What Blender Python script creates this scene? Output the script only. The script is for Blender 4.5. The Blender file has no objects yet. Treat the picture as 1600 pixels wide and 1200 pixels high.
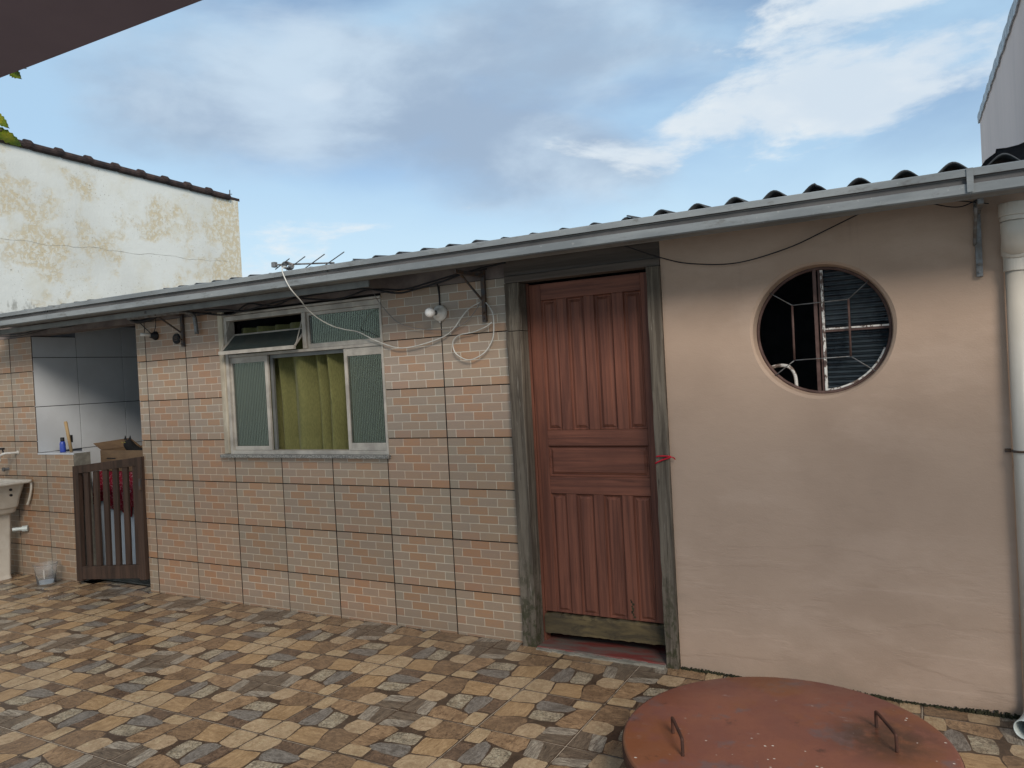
import bpy, bmesh, math, random
from mathutils import Vector, Matrix
random.seed(7)
R = math.radians
S = bpy.context.scene

# ------------------------------------------------------------------ camera
cam_d = bpy.data.cameras.new("camera"); cam = bpy.data.objects.new("camera", cam_d)
S.collection.objects.link(cam); S.camera = cam
cr = Vector((0.87603305, 0.4792795, -0.05345334)); cu = Vector((0.04101135, 0.03639967, 0.99849543)); cf = Vector((-0.48050407, 0.87690719, -0.01223142))
M = Matrix((cr, cu, -cf)).transposed().to_4x4(); M.translation = Vector((2.7346, -4.0905, 1.6290))
cam.matrix_world = M
cam_d.sensor_fit = 'HORIZONTAL'; cam_d.sensor_width = 36; cam_d.lens = 36 * 1195.14 / 1600
cam_d.clip_start = 0.05; cam_d.clip_end = 2000

# ------------------------------------------------------------------ world: Nishita sky with broken cloud
SUN_EL, SUN_AZ = 33, 140          # azimuth: direction towards the sun, degrees from +Y clockwise
W = bpy.data.worlds.new("World"); S.world = W; W.use_nodes = True
wt = W.node_tree; wt.nodes.clear()
def wn(t, **k):
    n = wt.nodes.new(t)
    for a, b in k.items(): setattr(n, a, b)
    return n
def link(a, b): wt.links.new(a, b)
out = wn('ShaderNodeOutputWorld')
sky = wn('ShaderNodeTexSky', sky_type='NISHITA', sun_disc=False, sun_elevation=R(SUN_EL), sun_rotation=R(SUN_AZ), air_density=1.0, dust_density=1.4, ozone_density=2.0)
bg_sky = wn('ShaderNodeBackground'); bg_sky.inputs[1].default_value = 0.135
link(sky.outputs[0], bg_sky.inputs[0])
tc = wn('ShaderNodeTexCoord')
def wmath(op, a, b=None, c=None, clamp=False):
    n = wn('ShaderNodeMath', operation=op, use_clamp=clamp)
    for i, v in enumerate((a, b, c)):
        if v is None: continue
        if isinstance(v, (int, float)): n.inputs[i].default_value = v
        else: link(v, n.inputs[i])
    return n.outputs[0]
def wnoise(vec, scale, detail, rough, off=(0, 0, 0), st=(1, 1, 1), dist=0.0):
    m = wn('ShaderNodeMapping'); m.inputs['Location'].default_value = off; m.inputs['Scale'].default_value = st
    link(vec, m.inputs[0])
    n = wn('ShaderNodeTexNoise'); n.inputs['Scale'].default_value = scale; n.inputs['Detail'].default_value = detail
    n.inputs['Roughness'].default_value = rough; n.inputs['Distortion'].default_value = dist
    link(m.outputs[0], n.inputs['Vector']); return n.outputs[0]
def wramp(fac, lo, hi):
    n = wn('ShaderNodeMapRange', interpolation_type='SMOOTHSTEP'); n.inputs[1].default_value = lo; n.inputs[2].default_value = hi
    link(fac, n.inputs[0]); return n.outputs[0]
d = tc.outputs['Generated']
# clouds lie on a layer: project the view direction onto a plane overhead
sep = wn('ShaderNodeSeparateXYZ'); link(d, sep.inputs[0])
zz = wmath('ADD', wmath('MAXIMUM', sep.outputs[2], 0.0), 0.22)
comb = wn('ShaderNodeCombineXYZ'); link(wmath('DIVIDE', sep.outputs[0], zz), comb.inputs[0]); link(wmath('DIVIDE', sep.outputs[1], zz), comb.inputs[1])
cl = comb.outputs[0]
def blob(center, wid, hei, tilt=0):
    c = Vector(center).normalized(); rt = Vector((c.y, -c.x, 0)).normalized(); up = rt.cross(c)
    a = rt * math.cos(tilt) + up * math.sin(tilt); b = -rt * math.sin(tilt) + up * math.cos(tilt)
    da = wn('ShaderNodeVectorMath', operation='DOT_PRODUCT'); link(d, da.inputs[0]); da.inputs[1].default_value = a / wid
    db = wn('ShaderNodeVectorMath', operation='DOT_PRODUCT'); link(d, db.inputs[0]); db.inputs[1].default_value = b / hei
    dc = wn('ShaderNodeVectorMath', operation='DOT_PRODUCT'); link(d, dc.inputs[0]); dc.inputs[1].default_value = c
    r2 = wmath('ADD', wmath('POWER', da.outputs['Value'], 2), wmath('POWER', db.outputs['Value'], 2))
    v = wmath('SUBTRACT', 1.0, wmath('SQRT', r2))
    return wmath('MULTIPLY', v, wmath('GREATER_THAN', dc.outputs['Value'], 0))
n_big = wnoise(d, 2.0, 7, 0.52, (3.1, 1.7, 0), (1, 1, 2.2), 0.2)
n_fine = wnoise(d, 5.2, 10, 0.60, (0.4, 5.2, 0.7), (1, 1, 2.6), 0.25)
n_veil = wnoise(d, 3.0, 6, 0.5, (7.0, 2.0, 0), (1, 1, 2.5), 0.3)
# thin veil everywhere, lilac grey sheets, and the bright cumulus bank
veil = wmath('ADD', wmath('MULTIPLY', wramp(n_veil, 0.36, 0.62), 0.55), 0.22)
g1 = wmath('MAXIMUM', blob((-0.372, 0.850, 0.385), 0.30, 0.105, -0.15), wmath('MAXIMUM', blob((-0.60, 0.72, 0.36), 0.26, 0.10, 0.1), blob((-0.40, 0.875, 0.27), 0.20, 0.085, -0.2)))
g_n = wmath('ADD', wmath('ADD', wmath('MULTIPLY', n_big, 1.0), wmath('MULTIPLY', n_fine, 0.35)), wmath('MULTIPLY', wmath('MAXIMUM', g1, -0.35), 0.42))
grey = wmath('MULTIPLY', wramp(g_n, 0.60, 0.92), 0.88)
w1 = wmath('MAXIMUM', blob((-0.090, 0.950, 0.302), 0.235, 0.066, 0.10), wmath('MAXIMUM', blob((-0.02, 0.93, 0.40), 0.19, 0.060, 0.12), blob((-0.21, 0.945, 0.292), 0.10, 0.026, 0.02)))
w2 = wmath('MAXIMUM', w1, wmath('MULTIPLY', blob((-0.905, 0.40, 0.10), 0.50, 0.10, 0.0), 0.35))
w_n = wmath('ADD', wmath('MULTIPLY', n_fine, 2.6), wmath('MULTIPLY', wmath('MAXIMUM', w2, -0.8), 0.72))
white = wmath('MULTIPLY', wramp(w_n, 1.34, 1.78), 0.97)
def wmix(a, b, f):
    n = wn('ShaderNodeMixShader'); link(f, n.inputs[0]); link(a, n.inputs[1]); link(b, n.inputs[2]); return n.outputs[0]
def bgc(col, s=1.0):
    n = wn('ShaderNodeBackground'); n.inputs[0].default_value = (*col, 1); n.inputs[1].default_value = s; return n.outputs[0]
low = wramp(sep.outputs[2], 0.30, 0.10)
s1 = wmix(bg_sky.outputs[0], bgc((0.50, 0.73, 0.94), 0.98), veil)
s1 = wmix(s1, bgc((0.66, 0.86, 0.98), 1.0), wmath('MULTIPLY', low, 0.80))
n_tex = wnoise(d, 4.0, 9, 0.55, (1.3, 8.0, 0.2), (1, 1, 2.2), 0.2)
gcol = wmix(bgc((0.360, 0.465, 0.610)), bgc((0.60, 0.725, 0.85)), wramp(n_tex, 0.36, 0.66))
s2 = wmix(s1, gcol, grey)
wcol = wmix(bgc((0.66, 0.76, 0.86)), bgc((0.82, 0.875, 0.91)), wramp(n_tex, 0.35, 0.62))
s3 = wmix(s2, wcol, white)
wisp = wmath('MULTIPLY', wramp(wmath('ADD', n_fine, wmath('MULTIPLY', wmath('MAXIMUM', blob((-0.617, 0.700, 0.345), 0.050, 0.022, 0.15), -0.9), 0.35)), 0.60, 0.84), 0.30)
s3 = wmix(s3, bgc((0.74, 0.84, 0.93)), wisp)
link(s3, out.inputs[0])

sd = bpy.data.lights.new("sun", 'SUN'); so = bpy.data.objects.new("sun", sd); S.collection.objects.link(so)
sd.energy = 3.3; sd.angle = R(20); sd.color = (1.0, 0.91, 0.80)
az, el = R(SUN_AZ), R(SUN_EL)
so.rotation_euler = Vector((math.sin(az) * math.cos(el), math.cos(az) * math.cos(el), math.sin(el))).to_track_quat('Z', 'Y').to_euler()
so.location = (0, 0, 30)
S.view_settings.view_transform = 'Standard'; S.view_settings.look = 'None'; S.view_settings.gamma = 1
S.view_settings.use_curve_mapping = False
S.view_settings.exposure = 0.0
S.cycles.max_bounces = 8; S.cycles.transparent_max_bounces = 12; S.cycles.use_denoising = True

# ------------------------------------------------------------------ material helpers
class NT:
    def __init__(s, name, rough=0.6, metal=0.0):
        s.m = bpy.data.materials.new(name); s.m.use_nodes = True; s.t = s.m.node_tree
        s.b = s.t.nodes['Principled BSDF']; s.b.inputs['Roughness'].default_value = rough; s.b.inputs['Metallic'].default_value = metal
        if rough >= 0.5: s.b.inputs['Specular IOR Level'].default_value = 0.22
        s.tc = s.t.nodes.new('ShaderNodeTexCoord')
    def n(s, t, **k):
        n = s.t.nodes.new(t)
        for a, b in k.items(): setattr(n, a, b)
        return n
    def l(s, a, b): s.t.links.new(a, b)
    def noise(s, scale, detail=4, rough=0.55, st=(1, 1, 1), off=(0, 0, 0), dist=0.0, rnd=False, kind='Object'):
        m = s.n('ShaderNodeMapping'); m.inputs['Scale'].default_value = st; m.inputs['Location'].default_value = off
        s.l(s.tc.outputs[kind], m.inputs[0]); v = m.outputs[0]
        if rnd:
            oi = s.n('ShaderNodeObjectInfo'); mu = s.n('ShaderNodeMath', operation='MULTIPLY'); s.l(oi.outputs['Random'], mu.inputs[0]); mu.inputs[1].default_value = 37.0
            ad = s.n('ShaderNodeVectorMath', operation='ADD'); s.l(v, ad.inputs[0]); s.l(mu.outputs[0], ad.inputs[1]); v = ad.outputs[0]
        n = s.n('ShaderNodeTexNoise'); n.inputs['Scale'].default_value = scale; n.inputs['Detail'].default_value = detail; n.inputs['Roughness'].default_value = rough; n.inputs['Distortion'].default_value = dist
        s.l(v, n.inputs['Vector']); return n.outputs[0]
    def vor(s, scale, st=(1, 1, 1), feature='F1'):
        m = s.n('ShaderNodeMapping'); m.inputs['Scale'].default_value = st; s.l(s.tc.outputs['Object'], m.inputs[0])
        n = s.n('ShaderNodeTexVoronoi', feature=feature); n.inputs['Scale'].default_value = scale; s.l(m.outputs[0], n.inputs['Vector']); return n.outputs['Distance']
    def ramp(s, fac, lo, hi, a=0.0, b=1.0):
        n = s.n('ShaderNodeMapRange', interpolation_type='SMOOTHSTEP')
        for i, v in enumerate((lo, hi, a, b)): n.inputs[i + 1].default_value = v
        s.l(fac, n.inputs[0]); return n.outputs[0]
    def math(s, op, a, b=None):
        n = s.n('ShaderNodeMath', operation=op)
        for i, v in enumerate((a, b)):
            if v is None: continue
            if isinstance(v, (int, float)): n.inputs[i].default_value = v
            else: s.l(v, n.inputs[i])
        return n.outputs[0]
    def mix(s, a, b, f, blend='MIX'):
        n = s.n('ShaderNodeMix', data_type='RGBA', blend_type=blend)
        for k, v in ((0, f), (6, a), (7, b)):
            if isinstance(v, (int, float)): n.inputs[k].default_value = v
            elif isinstance(v, tuple): n.inputs[k].default_value = (*v, 1)
            else: s.l(v, n.inputs[k])
        return n.outputs[2]
    def col(s, c):
        if isinstance(c, tuple): s.b.inputs['Base Color'].default_value = (*c, 1)
        else: s.l(c, s.b.inputs['Base Color'])
        return s
    def bump(s, h, strength=0.3, dist=0.01):
        n = s.n('ShaderNodeBump'); n.inputs['Strength'].default_value = strength; n.inputs['Distance'].default_value = dist
        s.l(h, n.inputs['Height']); s.l(n.outputs[0], s.b.inputs['Normal']); return s
    def rough(s, v): s.l(v, s.b.inputs['Roughness']); return s

def plain(name, c1, c2=None, rough=0.6, metal=0.0, scale=8, st=(1, 1, 1), bump=0.0, bscale=60, lo=0.35, hi=0.65, detail=5):
    t = NT(name, rough, metal)
    c2 = c2 or tuple(x * 0.75 for x in c1)
    n = t.noise(scale, detail, 0.6, st)
    t.col(t.mix(c1, c2, t.ramp(n, lo, hi)))
    if bump: t.bump(t.noise(bscale, 4, 0.6, st), bump, 0.004)
    return t.m

MT = {}
# plaster: beige render with trowel ripples, faint stains and damp foot
t = NT('beige_plaster', 0.82)
c = t.mix((0.405, 0.296, 0.224), (0.345, 0.250, 0.188), t.ramp(t.noise(1.3, 5, 0.55), 0.35, 0.68))
c = t.mix(c, (0.30, 0.225, 0.175), t.math('MULTIPLY', t.ramp(t.noise(4.5, 6, 0.65, (0.5, 1, 2.2)), 0.58, 0.75), 0.45))
sp = t.n('ShaderNodeSeparateXYZ'); t.l(t.tc.outputs['Object'], sp.inputs[0])
foot = t.ramp(t.math('ADD', sp.outputs[2], t.math('MULTIPLY', t.noise(9, 6, 0.7), 0.20)), 0.26, 0.02)
c = t.mix(c, (0.20, 0.165, 0.13), t.math('MULTIPLY', foot, 0.30))
dr = t.math('MULTIPLY', t.ramp(t.noise(7, 6, 0.65, (1, 1, 0.08), (2, 0, 5)), 0.56, 0.72), t.ramp(sp.outputs[2], 1.6, 2.25))
c = t.mix(c, (0.20, 0.15, 0.125), t.math('MULTIPLY', dr, 0.35))
c = t.mix(c, (0.46, 0.345, 0.27), t.math('MULTIPLY', t.ramp(t.noise(2.2, 7, 0.6, (0.6, 1, 1.3), (8, 0, 1)), 0.50, 0.66), 0.40))
scr = t.ramp(t.noise(6, 8, 0.8, (1, 1, 3), (3, 0, 9)), 0.67, 0.72)
c = t.mix(c, (0.13, 0.11, 0.09), t.math('MULTIPLY', scr, t.ramp(sp.outputs[2], 1.0, 0.1, 0, 0.55)))
t.col(c)
h = t.math('ADD', t.math('MULTIPLY', t.noise(13, 7, 0.62, (0.8, 1, 1.5), dist=0.3), 0.6), t.math('MULTIPLY', t.noise(130, 3, 0.6), 0.25))
h = t.math('ADD', h, t.math('MULTIPLY', t.math('MULTIPLY', t.ramp(t.noise(3, 5, 0.5, (0.5, 1, 2.2), (1, 2, 3)), 0.46, 0.54), t.ramp(sp.outputs[2], 1.0, 0.4)), 0.55))
t.bump(h, 0.34, 0.010); MT['plaster'] = t.m
MT['beam'] = plain('rough_grey_plaster', (0.20, 0.165, 0.15), (0.12, 0.10, 0.095), 0.9, scale=5, bump=0.5, bscale=25)
# brick-print ceramic: attribute carries each printed brick's own colour, object colour the batch tint
t = NT('brick_print_ceramic', 0.42)
at = t.n('ShaderNodeAttribute', attribute_name='col'); oi = t.n('ShaderNodeObjectInfo')
c = t.mix(at.outputs['Color'], oi.outputs['Color'], 1.0, 'MULTIPLY')
c = t.mix(c, (0.22, 0.17, 0.14), t.math('MULTIPLY', t.ramp(t.noise(26, 6, 0.75, (0.6, 1, 2.5), rnd=True), 0.42, 0.72), 0.38))
c = t.mix(c, (0.50, 0.44, 0.38), t.math('MULTIPLY', t.ramp(t.noise(90, 4, 0.7, (1, 1, 1), rnd=True), 0.6, 0.75), 0.22))
dm = t.noise(1.6, 4, 0.6, (1, 1, 1), (2, 7, 1)); sp = t.n('ShaderNodeSeparateXYZ'); geo = t.n('ShaderNodeNewGeometry'); t.l(geo.outputs['Position'], sp.inputs[0])
c = t.mix(c, (0.15, 0.115, 0.085), t.ramp(t.math('ADD', sp.outputs[2], t.math('MULTIPLY', t.noise(7, 5, 0.6), 0.12)), 0.20, 0.03, 0.0, 0.35))
t.col(c); t.bump(t.noise(70, 4, 0.6, (0.5, 1, 2), rnd=True), 0.18, 0.002)
MT['tile'] = t.m
MT['joint'] = plain('dark_tile_joint', (0.012, 0.010, 0.010), None, 0.9)
MT['mortar_edge'] = plain('pale_mortar_edge', (0.45, 0.43, 0.36), (0.25, 0.24, 0.19), 0.9, scale=14, bump=0.6, bscale=40)
MT['room_tile'] = plain('white_wall_tile', (0.54, 0.56, 0.58), (0.50, 0.515, 0.53), 0.3, scale=3)
# red-brown painted door
def wood(name, a, b, dark, st, rough=0.6, bs=0.25, k=0.55):
    t = NT(name, rough)
    g = t.noise(22, 7, 0.65, st, dist=0.5)
    c = t.mix(a, b, t.ramp(g, 0.36, 0.64))
    c = t.mix(c, dark, t.math('MULTIPLY', t.ramp(t.noise(55, 5, 0.7, st, (4, 1, 2)), 0.60, 0.74), k))
    c = t.mix(c, b, t.math('MULTIPLY', t.ramp(t.noise(2.2, 4, 0.6), 0.45, 0.7), 0.5))
    t.col(c); t.bump(t.noise(60, 6, 0.7, st), bs, 0.003); return t
MT['door_v'] = wood('door_wood_upright_grain', (0.180, 0.068, 0.043), (0.098, 0.038, 0.026), (0.040, 0.018, 0.015), (1.4, 1.4, 0.05), 0.55, 0.5, 0.8).m
MT['door_h'] = wood('door_wood_level_grain', (0.180, 0.068, 0.043), (0.098, 0.038, 0.026), (0.040, 0.018, 0.015), (0.05, 1.4, 1.4), 0.55, 0.5, 0.8).m
t = wood('weathered_grey_wood', (0.150, 0.126, 0.098), (0.066, 0.053, 0.041), (0.016, 0.013, 0.011), (1.6, 1.6, 0.07), 0.85, 1.0, 1.0)
spz = t.n('ShaderNodeSeparateXYZ'); t.l(t.tc.outputs['Object'], spz.inputs[0])
base_c = t.b.inputs['Base Color'].links[0].from_socket
ms = t.math('MULTIPLY', t.ramp(t.noise(24, 8, 0.75, (1, 1, 0.6), (7, 0, 0)), 0.46, 0.58), t.ramp(spz.outputs[2], 0.75, 0.05))
cc = t.mix(base_c, (0.030, 0.032, 0.014), t.math('MULTIPLY', ms, 0.85))
cc = t.mix(cc, (0.26, 0.235, 0.20), t.math('MULTIPLY', t.ramp(t.noise(40, 6, 0.7, (1.5, 1.5, 0.10), (1, 9, 0)), 0.60, 0.68), 0.55))
t.col(cc)
MT['grey_v'] = t.m
t = wood('weathered_grey_wood_level', (0.120, 0.100, 0.086), (0.068, 0.056, 0.048), (0.03, 0.024, 0.022), (0.045, 1, 1), 0.85, 0.7, 0.8)
MT['grey_h'] = t.m
t = wood('rotten_kick_board_wood', (0.120, 0.090, 0.045), (0.050, 0.040, 0.026), (0.010, 0.009, 0.008), (0.25, 1, 1), 0.9, 0.9, 1.0)
MT['rotten'] = t.m
MT['gate'] = wood('old_brown_gate_wood', (0.068, 0.040, 0.028), (0.036, 0.023, 0.017), (0.015, 0.011, 0.009), (1, 1, 0.06), 0.75, 0.5).m
# gutter
t = NT('dull_zinc_paint', 0.6, 0.0)
c = t.mix((0.215, 0.232, 0.238), (0.145, 0.160, 0.168), t.ramp(t.noise(5, 6, 0.6, (0.35, 1, 1.5)), 0.38, 0.66))
c = t.mix(c, (0.075, 0.070, 0.062), t.math('MULTIPLY', t.ramp(t.noise(11, 8, 0.75, (0.6, 1, 1.8), (5, 5, 1)), 0.54, 0.70), 0.65))
c = t.mix(c, (0.36, 0.36, 0.34), t.math('MULTIPLY', t.ramp(t.noise(40, 3, 0.7), 0.66, 0.72), 0.35))
t.col(c); t.bump(t.noise(9, 4, 0.6, (0.3, 1, 1)), 0.15, 0.01); MT['zinc'] = t.m
MT['zinc_groove'] = plain('shaded_gutter_groove', (0.095, 0.092, 0.092), (0.055, 0.055, 0.056), 0.7, scale=7, st=(0.4, 1, 1))  # shade of the recessed groove is painted in as a darker colour
MT['roofsheet'] = plain('dark_fibre_cement', (0.060, 0.066, 0.072), (0.030, 0.034, 0.038), 0.8, scale=9, bump=0.5, bscale=70)
MT['iron'] = plain('dark_bracket_iron', (0.055, 0.055, 0.06), (0.09, 0.055, 0.035), 0.6, scale=30)
MT['galv'] = plain('galvanised_bracket', (0.20, 0.21, 0.22), (0.12, 0.11, 0.10), 0.5, 0.3, scale=25)
MT['alu'] = plain('dull_aluminium', (0.43, 0.395, 0.345), (0.30, 0.275, 0.24), 0.5, 0.1, scale=9, st=(1, 1, 1), bump=0.1)
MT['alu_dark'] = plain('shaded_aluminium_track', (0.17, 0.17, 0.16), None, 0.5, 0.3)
MT['whitewash'] = plain('dirty_cream_window_jamb', (0.52, 0.47, 0.37), (0.30, 0.26, 0.20), 0.85, scale=6, st=(1, 1, 0.5), bump=0.5, bscale=40)
t = NT('speckled_granite', 0.4)
t.col(t.mix(t.mix((0.30, 0.29, 0.26), (0.10, 0.095, 0.09), t.ramp(t.noise(160, 2, 0.5), 0.45, 0.55)), (0.06, 0.055, 0.05), t.math('MULTIPLY', t.ramp(t.noise(30, 3, 0.6), 0.5, 0.7), 0.6))); MT['granite'] = t.m
def glass(name, colr, trans, rough, ior=1.45):
    t = NT(name, rough); t.b.inputs['Base Color'].default_value = (*colr, 1); t.b.inputs['Transmission Weight'].default_value = trans; t.b.inputs['IOR'].default_value = ior
    return t.m
MT['glass'] = glass('ribbed_green_grey_glass', (0.175, 0.190, 0.135), 0.85, 0.07)
MT['glass_awning'] = glass('dim_ribbed_glass', (0.12, 0.155, 0.15), 0.75, 0.15)
t = NT('ribbed_dark_glass', 0.12); t.col(t.mix((0.090, 0.115, 0.135), (0.05, 0.066, 0.082), t.ramp(t.noise(6, 4), 0.4, 0.6)))
t.b.inputs['Transmission Weight'].default_value = 0.35; MT['glass_round'] = t.m
t = NT('olive_curtain_cloth', 0.85)
t.col(t.mix((0.255, 0.250, 0.095), (0.205, 0.202, 0.078), t.ramp(t.noise(200, 2, 0.5, (1, 1, 0.2)), 0.4, 0.6)))
t.b.inputs['Sheen Weight'].default_value = 0.2; MT['curtain'] = t.m
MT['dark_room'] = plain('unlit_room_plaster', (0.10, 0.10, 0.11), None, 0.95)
MT['room_paint'] = plain('faded_room_paint', (0.22, 0.24, 0.28), None, 0.9)
MT['rustframe'] = plain('rust_brown_paint', (0.115, 0.070, 0.060), (0.070, 0.040, 0.034), 0.6, scale=18, bump=0.3)
t = NT('chipped_brown_and_white_paint', 0.6)
t.col(t.mix((0.10, 0.065, 0.055), (0.62, 0.60, 0.56), t.ramp(t.noise(42, 6, 0.75, (1, 1, 0.6)), 0.47, 0.53))); MT['chipped'] = t.m
MT['chipped_white'] = plain('chipped_white_paint', (0.62, 0.60, 0.56), (0.16, 0.12, 0.10), 0.6, scale=40, lo=0.5, hi=0.58)
MT['pvc'] = plain('yellowed_white_pipe', (0.52, 0.48, 0.42), (0.46, 0.42, 0.36), 0.35, scale=4, st=(1, 1, 0.5))
MT['pvc_grey'] = plain('pale_grey_pipe', (0.50, 0.55, 0.53), (0.44, 0.48, 0.46), 0.35, scale=5)
MT['tub'] = plain('cream_plastic_tub', (0.56, 0.52, 0.45), (0.48, 0.43, 0.36), 0.3, scale=5)
MT['porcelain'] = plain('white_porcelain', (0.62, 0.60, 0.56), (0.5, 0.47, 0.42), 0.25, scale=20)
MT['cable_w'] = plain('dirty_white_cable', (0.55, 0.54, 0.50), (0.40, 0.39, 0.36), 0.6)
MT['cable_b'] = plain('black_cable', (0.022, 0.022, 0.026), None, 0.6)
MT['cable_g'] = plain('grey_cable', (0.22, 0.20, 0.19), (0.16, 0.15, 0.14), 0.6)
MT['black'] = plain('black_plastic', (0.02, 0.02, 0.022), None, 0.5)
MT['fur'] = plain('black_fur', (0.012, 0.012, 0.013), None, 0.9, scale=60, bump=0.6, bscale=300)
MT['eye'] = plain('cat_eye', (0.35, 0.33, 0.08), None, 0.2)
MT['card'] = plain('brown_cardboard', (0.16, 0.105, 0.062), (0.12, 0.078, 0.048), 0.85, scale=6, st=(1, 1, 3))
t = NT('red_floral_cloth', 0.85)
t.col(t.mix((0.30, 0.012, 0.035), (0.66, 0.38, 0.42), t.ramp(t.noise(55, 2, 0.4, dist=2.0), 0.60, 0.64))); MT['redcloth'] = t.m
MT['enamel'] = plain('white_appliance_enamel', (0.52, 0.60, 0.68), (0.46, 0.54, 0.62), 0.3, scale=2)
MT['blue'] = plain('blue_bottle_plastic', (0.035, 0.07, 0.38), None, 0.3)
MT['stick'] = plain('pale_broom_wood', (0.38, 0.27, 0.14), (0.30, 0.20, 0.10), 0.6, scale=10, st=(1, 1, 0.1))
MT['beigeplate'] = plain('brown_socket_plastic', (0.16, 0.13, 0.11), None, 0.5)
MT['red'] = plain('red_cord', (0.45, 0.015, 0.03), None, 0.7)
MT['bead'] = plain('white_bead', (0.75, 0.70, 0.62), None, 0.3)
# clear bucket
t = NT('clear_plastic', 0.12); t.b.inputs['Base Color'].default_value = (0.90, 0.92, 0.93, 1); t.b.inputs['Transmission Weight'].default_value = 0.94; t.b.inputs['IOR'].default_value = 1.12; MT['clear'] = t.m
t = NT('bulb_glass', 0.15); t.b.inputs['Base Color'].default_value = (0.85, 0.83, 0.80, 1); MT['bulb'] = t.m
# neighbour's white wall with flaking ochre patches
t = NT('flaking_white_wall', 0.85)
c = t.mix((0.62, 0.635, 0.60), (0.55, 0.56, 0.525), t.ramp(t.noise(0.8, 4, 0.5), 0.4, 0.65))
sp = t.n('ShaderNodeSeparateXYZ'); t.l(t.tc.outputs['Object'], sp.inputs[0])
edge = t.ramp(sp.outputs[1], 3.9, 4.8, 0.0, 0.22)
band = t.math('MULTIPLY', t.ramp(sp.outputs[2], 4.75, 4.25), t.ramp(sp.outputs[2], 2.9, 3.5))
mask = t.ramp(t.math('ADD', t.math('ADD', t.noise(1.9, 5, 0.6, (1, 1, 1), (0.3, 1.9, 0.2)), edge), t.math('MULTIPLY', band, 0.07)), 0.535, 0.70)
fine = t.ramp(t.noise(15, 10, 0.72, (1, 1, 1), dist=0.3), 0.46, 0.53)
pm_ = t.math('MULTIPLY', mask, fine)
c = t.mix(c, (0.55, 0.48, 0.32), t.math('MULTIPLY', mask, 0.30))
c = t.mix(c, (0.46, 0.35, 0.17), t.math('MULTIPLY', pm_, 0.52))
spk = t.math('MULTIPLY', t.ramp(t.noise(34, 6, 0.7, (1, 1, 1), (6, 1, 2)), 0.60, 0.64), t.ramp(t.noise(2.6, 4, 0.5, (1, 1, 1), (2, 2, 8)), 0.45, 0.60))
c = t.mix(c, (0.19, 0.16, 0.10), t.math('MULTIPLY', spk, 0.65))
c = t.mix(c, (0.50, 0.46, 0.33), t.math('MULTIPLY', t.ramp(t.noise(1.5, 5, 0.6, (1, 1, 1), (4, 4, 0)), 0.52, 0.70), 0.30))
c = t.mix(c, (0.16, 0.155, 0.13), t.math('MULTIPLY', t.ramp(t.math('ADD', t.noise(7, 6, 0.7, (1, 1, 0.5), (9, 1, 1)), t.ramp(sp.outputs[2], 3.3, 2.7, -0.3, 0.05)), 0.52, 0.66), 0.6))
t.col(c); t.bump(t.math('ADD', t.noise(9, 8, 0.7), t.math('MULTIPLY', pm_, -0.5)), 0.35, 0.015); MT['flaky'] = t.m
MT['crack'] = plain('wall_crack', (0.42, 0.40, 0.35), None, 0.9)
MT['clay_dark'] = plain('sooty_clay_tile', (0.060, 0.040, 0.035), (0.028, 0.022, 0.022), 0.85, scale=8, bump=0.5, bscale=40)
t = NT('streaked_grey_render', 0.9)
c = t.mix((0.86, 0.68, 0.60), (0.76, 0.60, 0.53), t.ramp(t.noise(1.8, 7, 0.6, (1, 1.2, 0.25)), 0.30, 0.75))
t.col(c); t.bump(t.noise(40, 4, 0.6), 0.2, 0.005); MT['grey_render'] = t.m
MT['verge'] = plain('whitened_verge_flashing', (0.62, 0.64, 0.66), (0.36, 0.37, 0.38), 0.6, scale=12, bump=0.4)
MT['soffit'] = plain('dusky_lilac_soffit_paint', (0.185, 0.150, 0.185), (0.165, 0.135, 0.168), 0.9, scale=1.5)
t = NT('black_tarp', 0.45); t.col((0.03, 0.032, 0.04)); t.bump(t.noise(9, 3, 0.5, (1, 1, 1)), 0.5, 0.02); MT['tarp'] = t.m
t = NT('yellow_green_leaf', 0.5); t.col(t.mix((0.16, 0.22, 0.015), (0.30, 0.30, 0.02), t.ramp(t.noise(12, 3), 0.4, 0.6)))
t.b.inputs['Subsurface Weight'].default_value = 0.0; MT['leaf'] = t.m
MT['twig'] = plain('green_brown_twig', (0.10, 0.09, 0.04), None, 0.8)
MT['threshold'] = plain('red_oxide_threshold', (0.17, 0.035, 0.030), (0.12, 0.10, 0.085), 0.6, scale=6, st=(0.6, 2, 1), bump=0.3)
MT['cement'] = plain('pale_cement', (0.26, 0.24, 0.20), (0.16, 0.15, 0.125), 0.9, scale=12, bump=0.5)
MT['moss'] = plain('black_mossy_dirt', (0.018, 0.018, 0.012), (0.04, 0.042, 0.022), 0.95, scale=30, bump=0.8, bscale=80)
MT['tank_white'] = plain('white_painted_ring', (0.60, 0.60, 0.60), (0.35, 0.33, 0.30), 0.7, scale=6)
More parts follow.
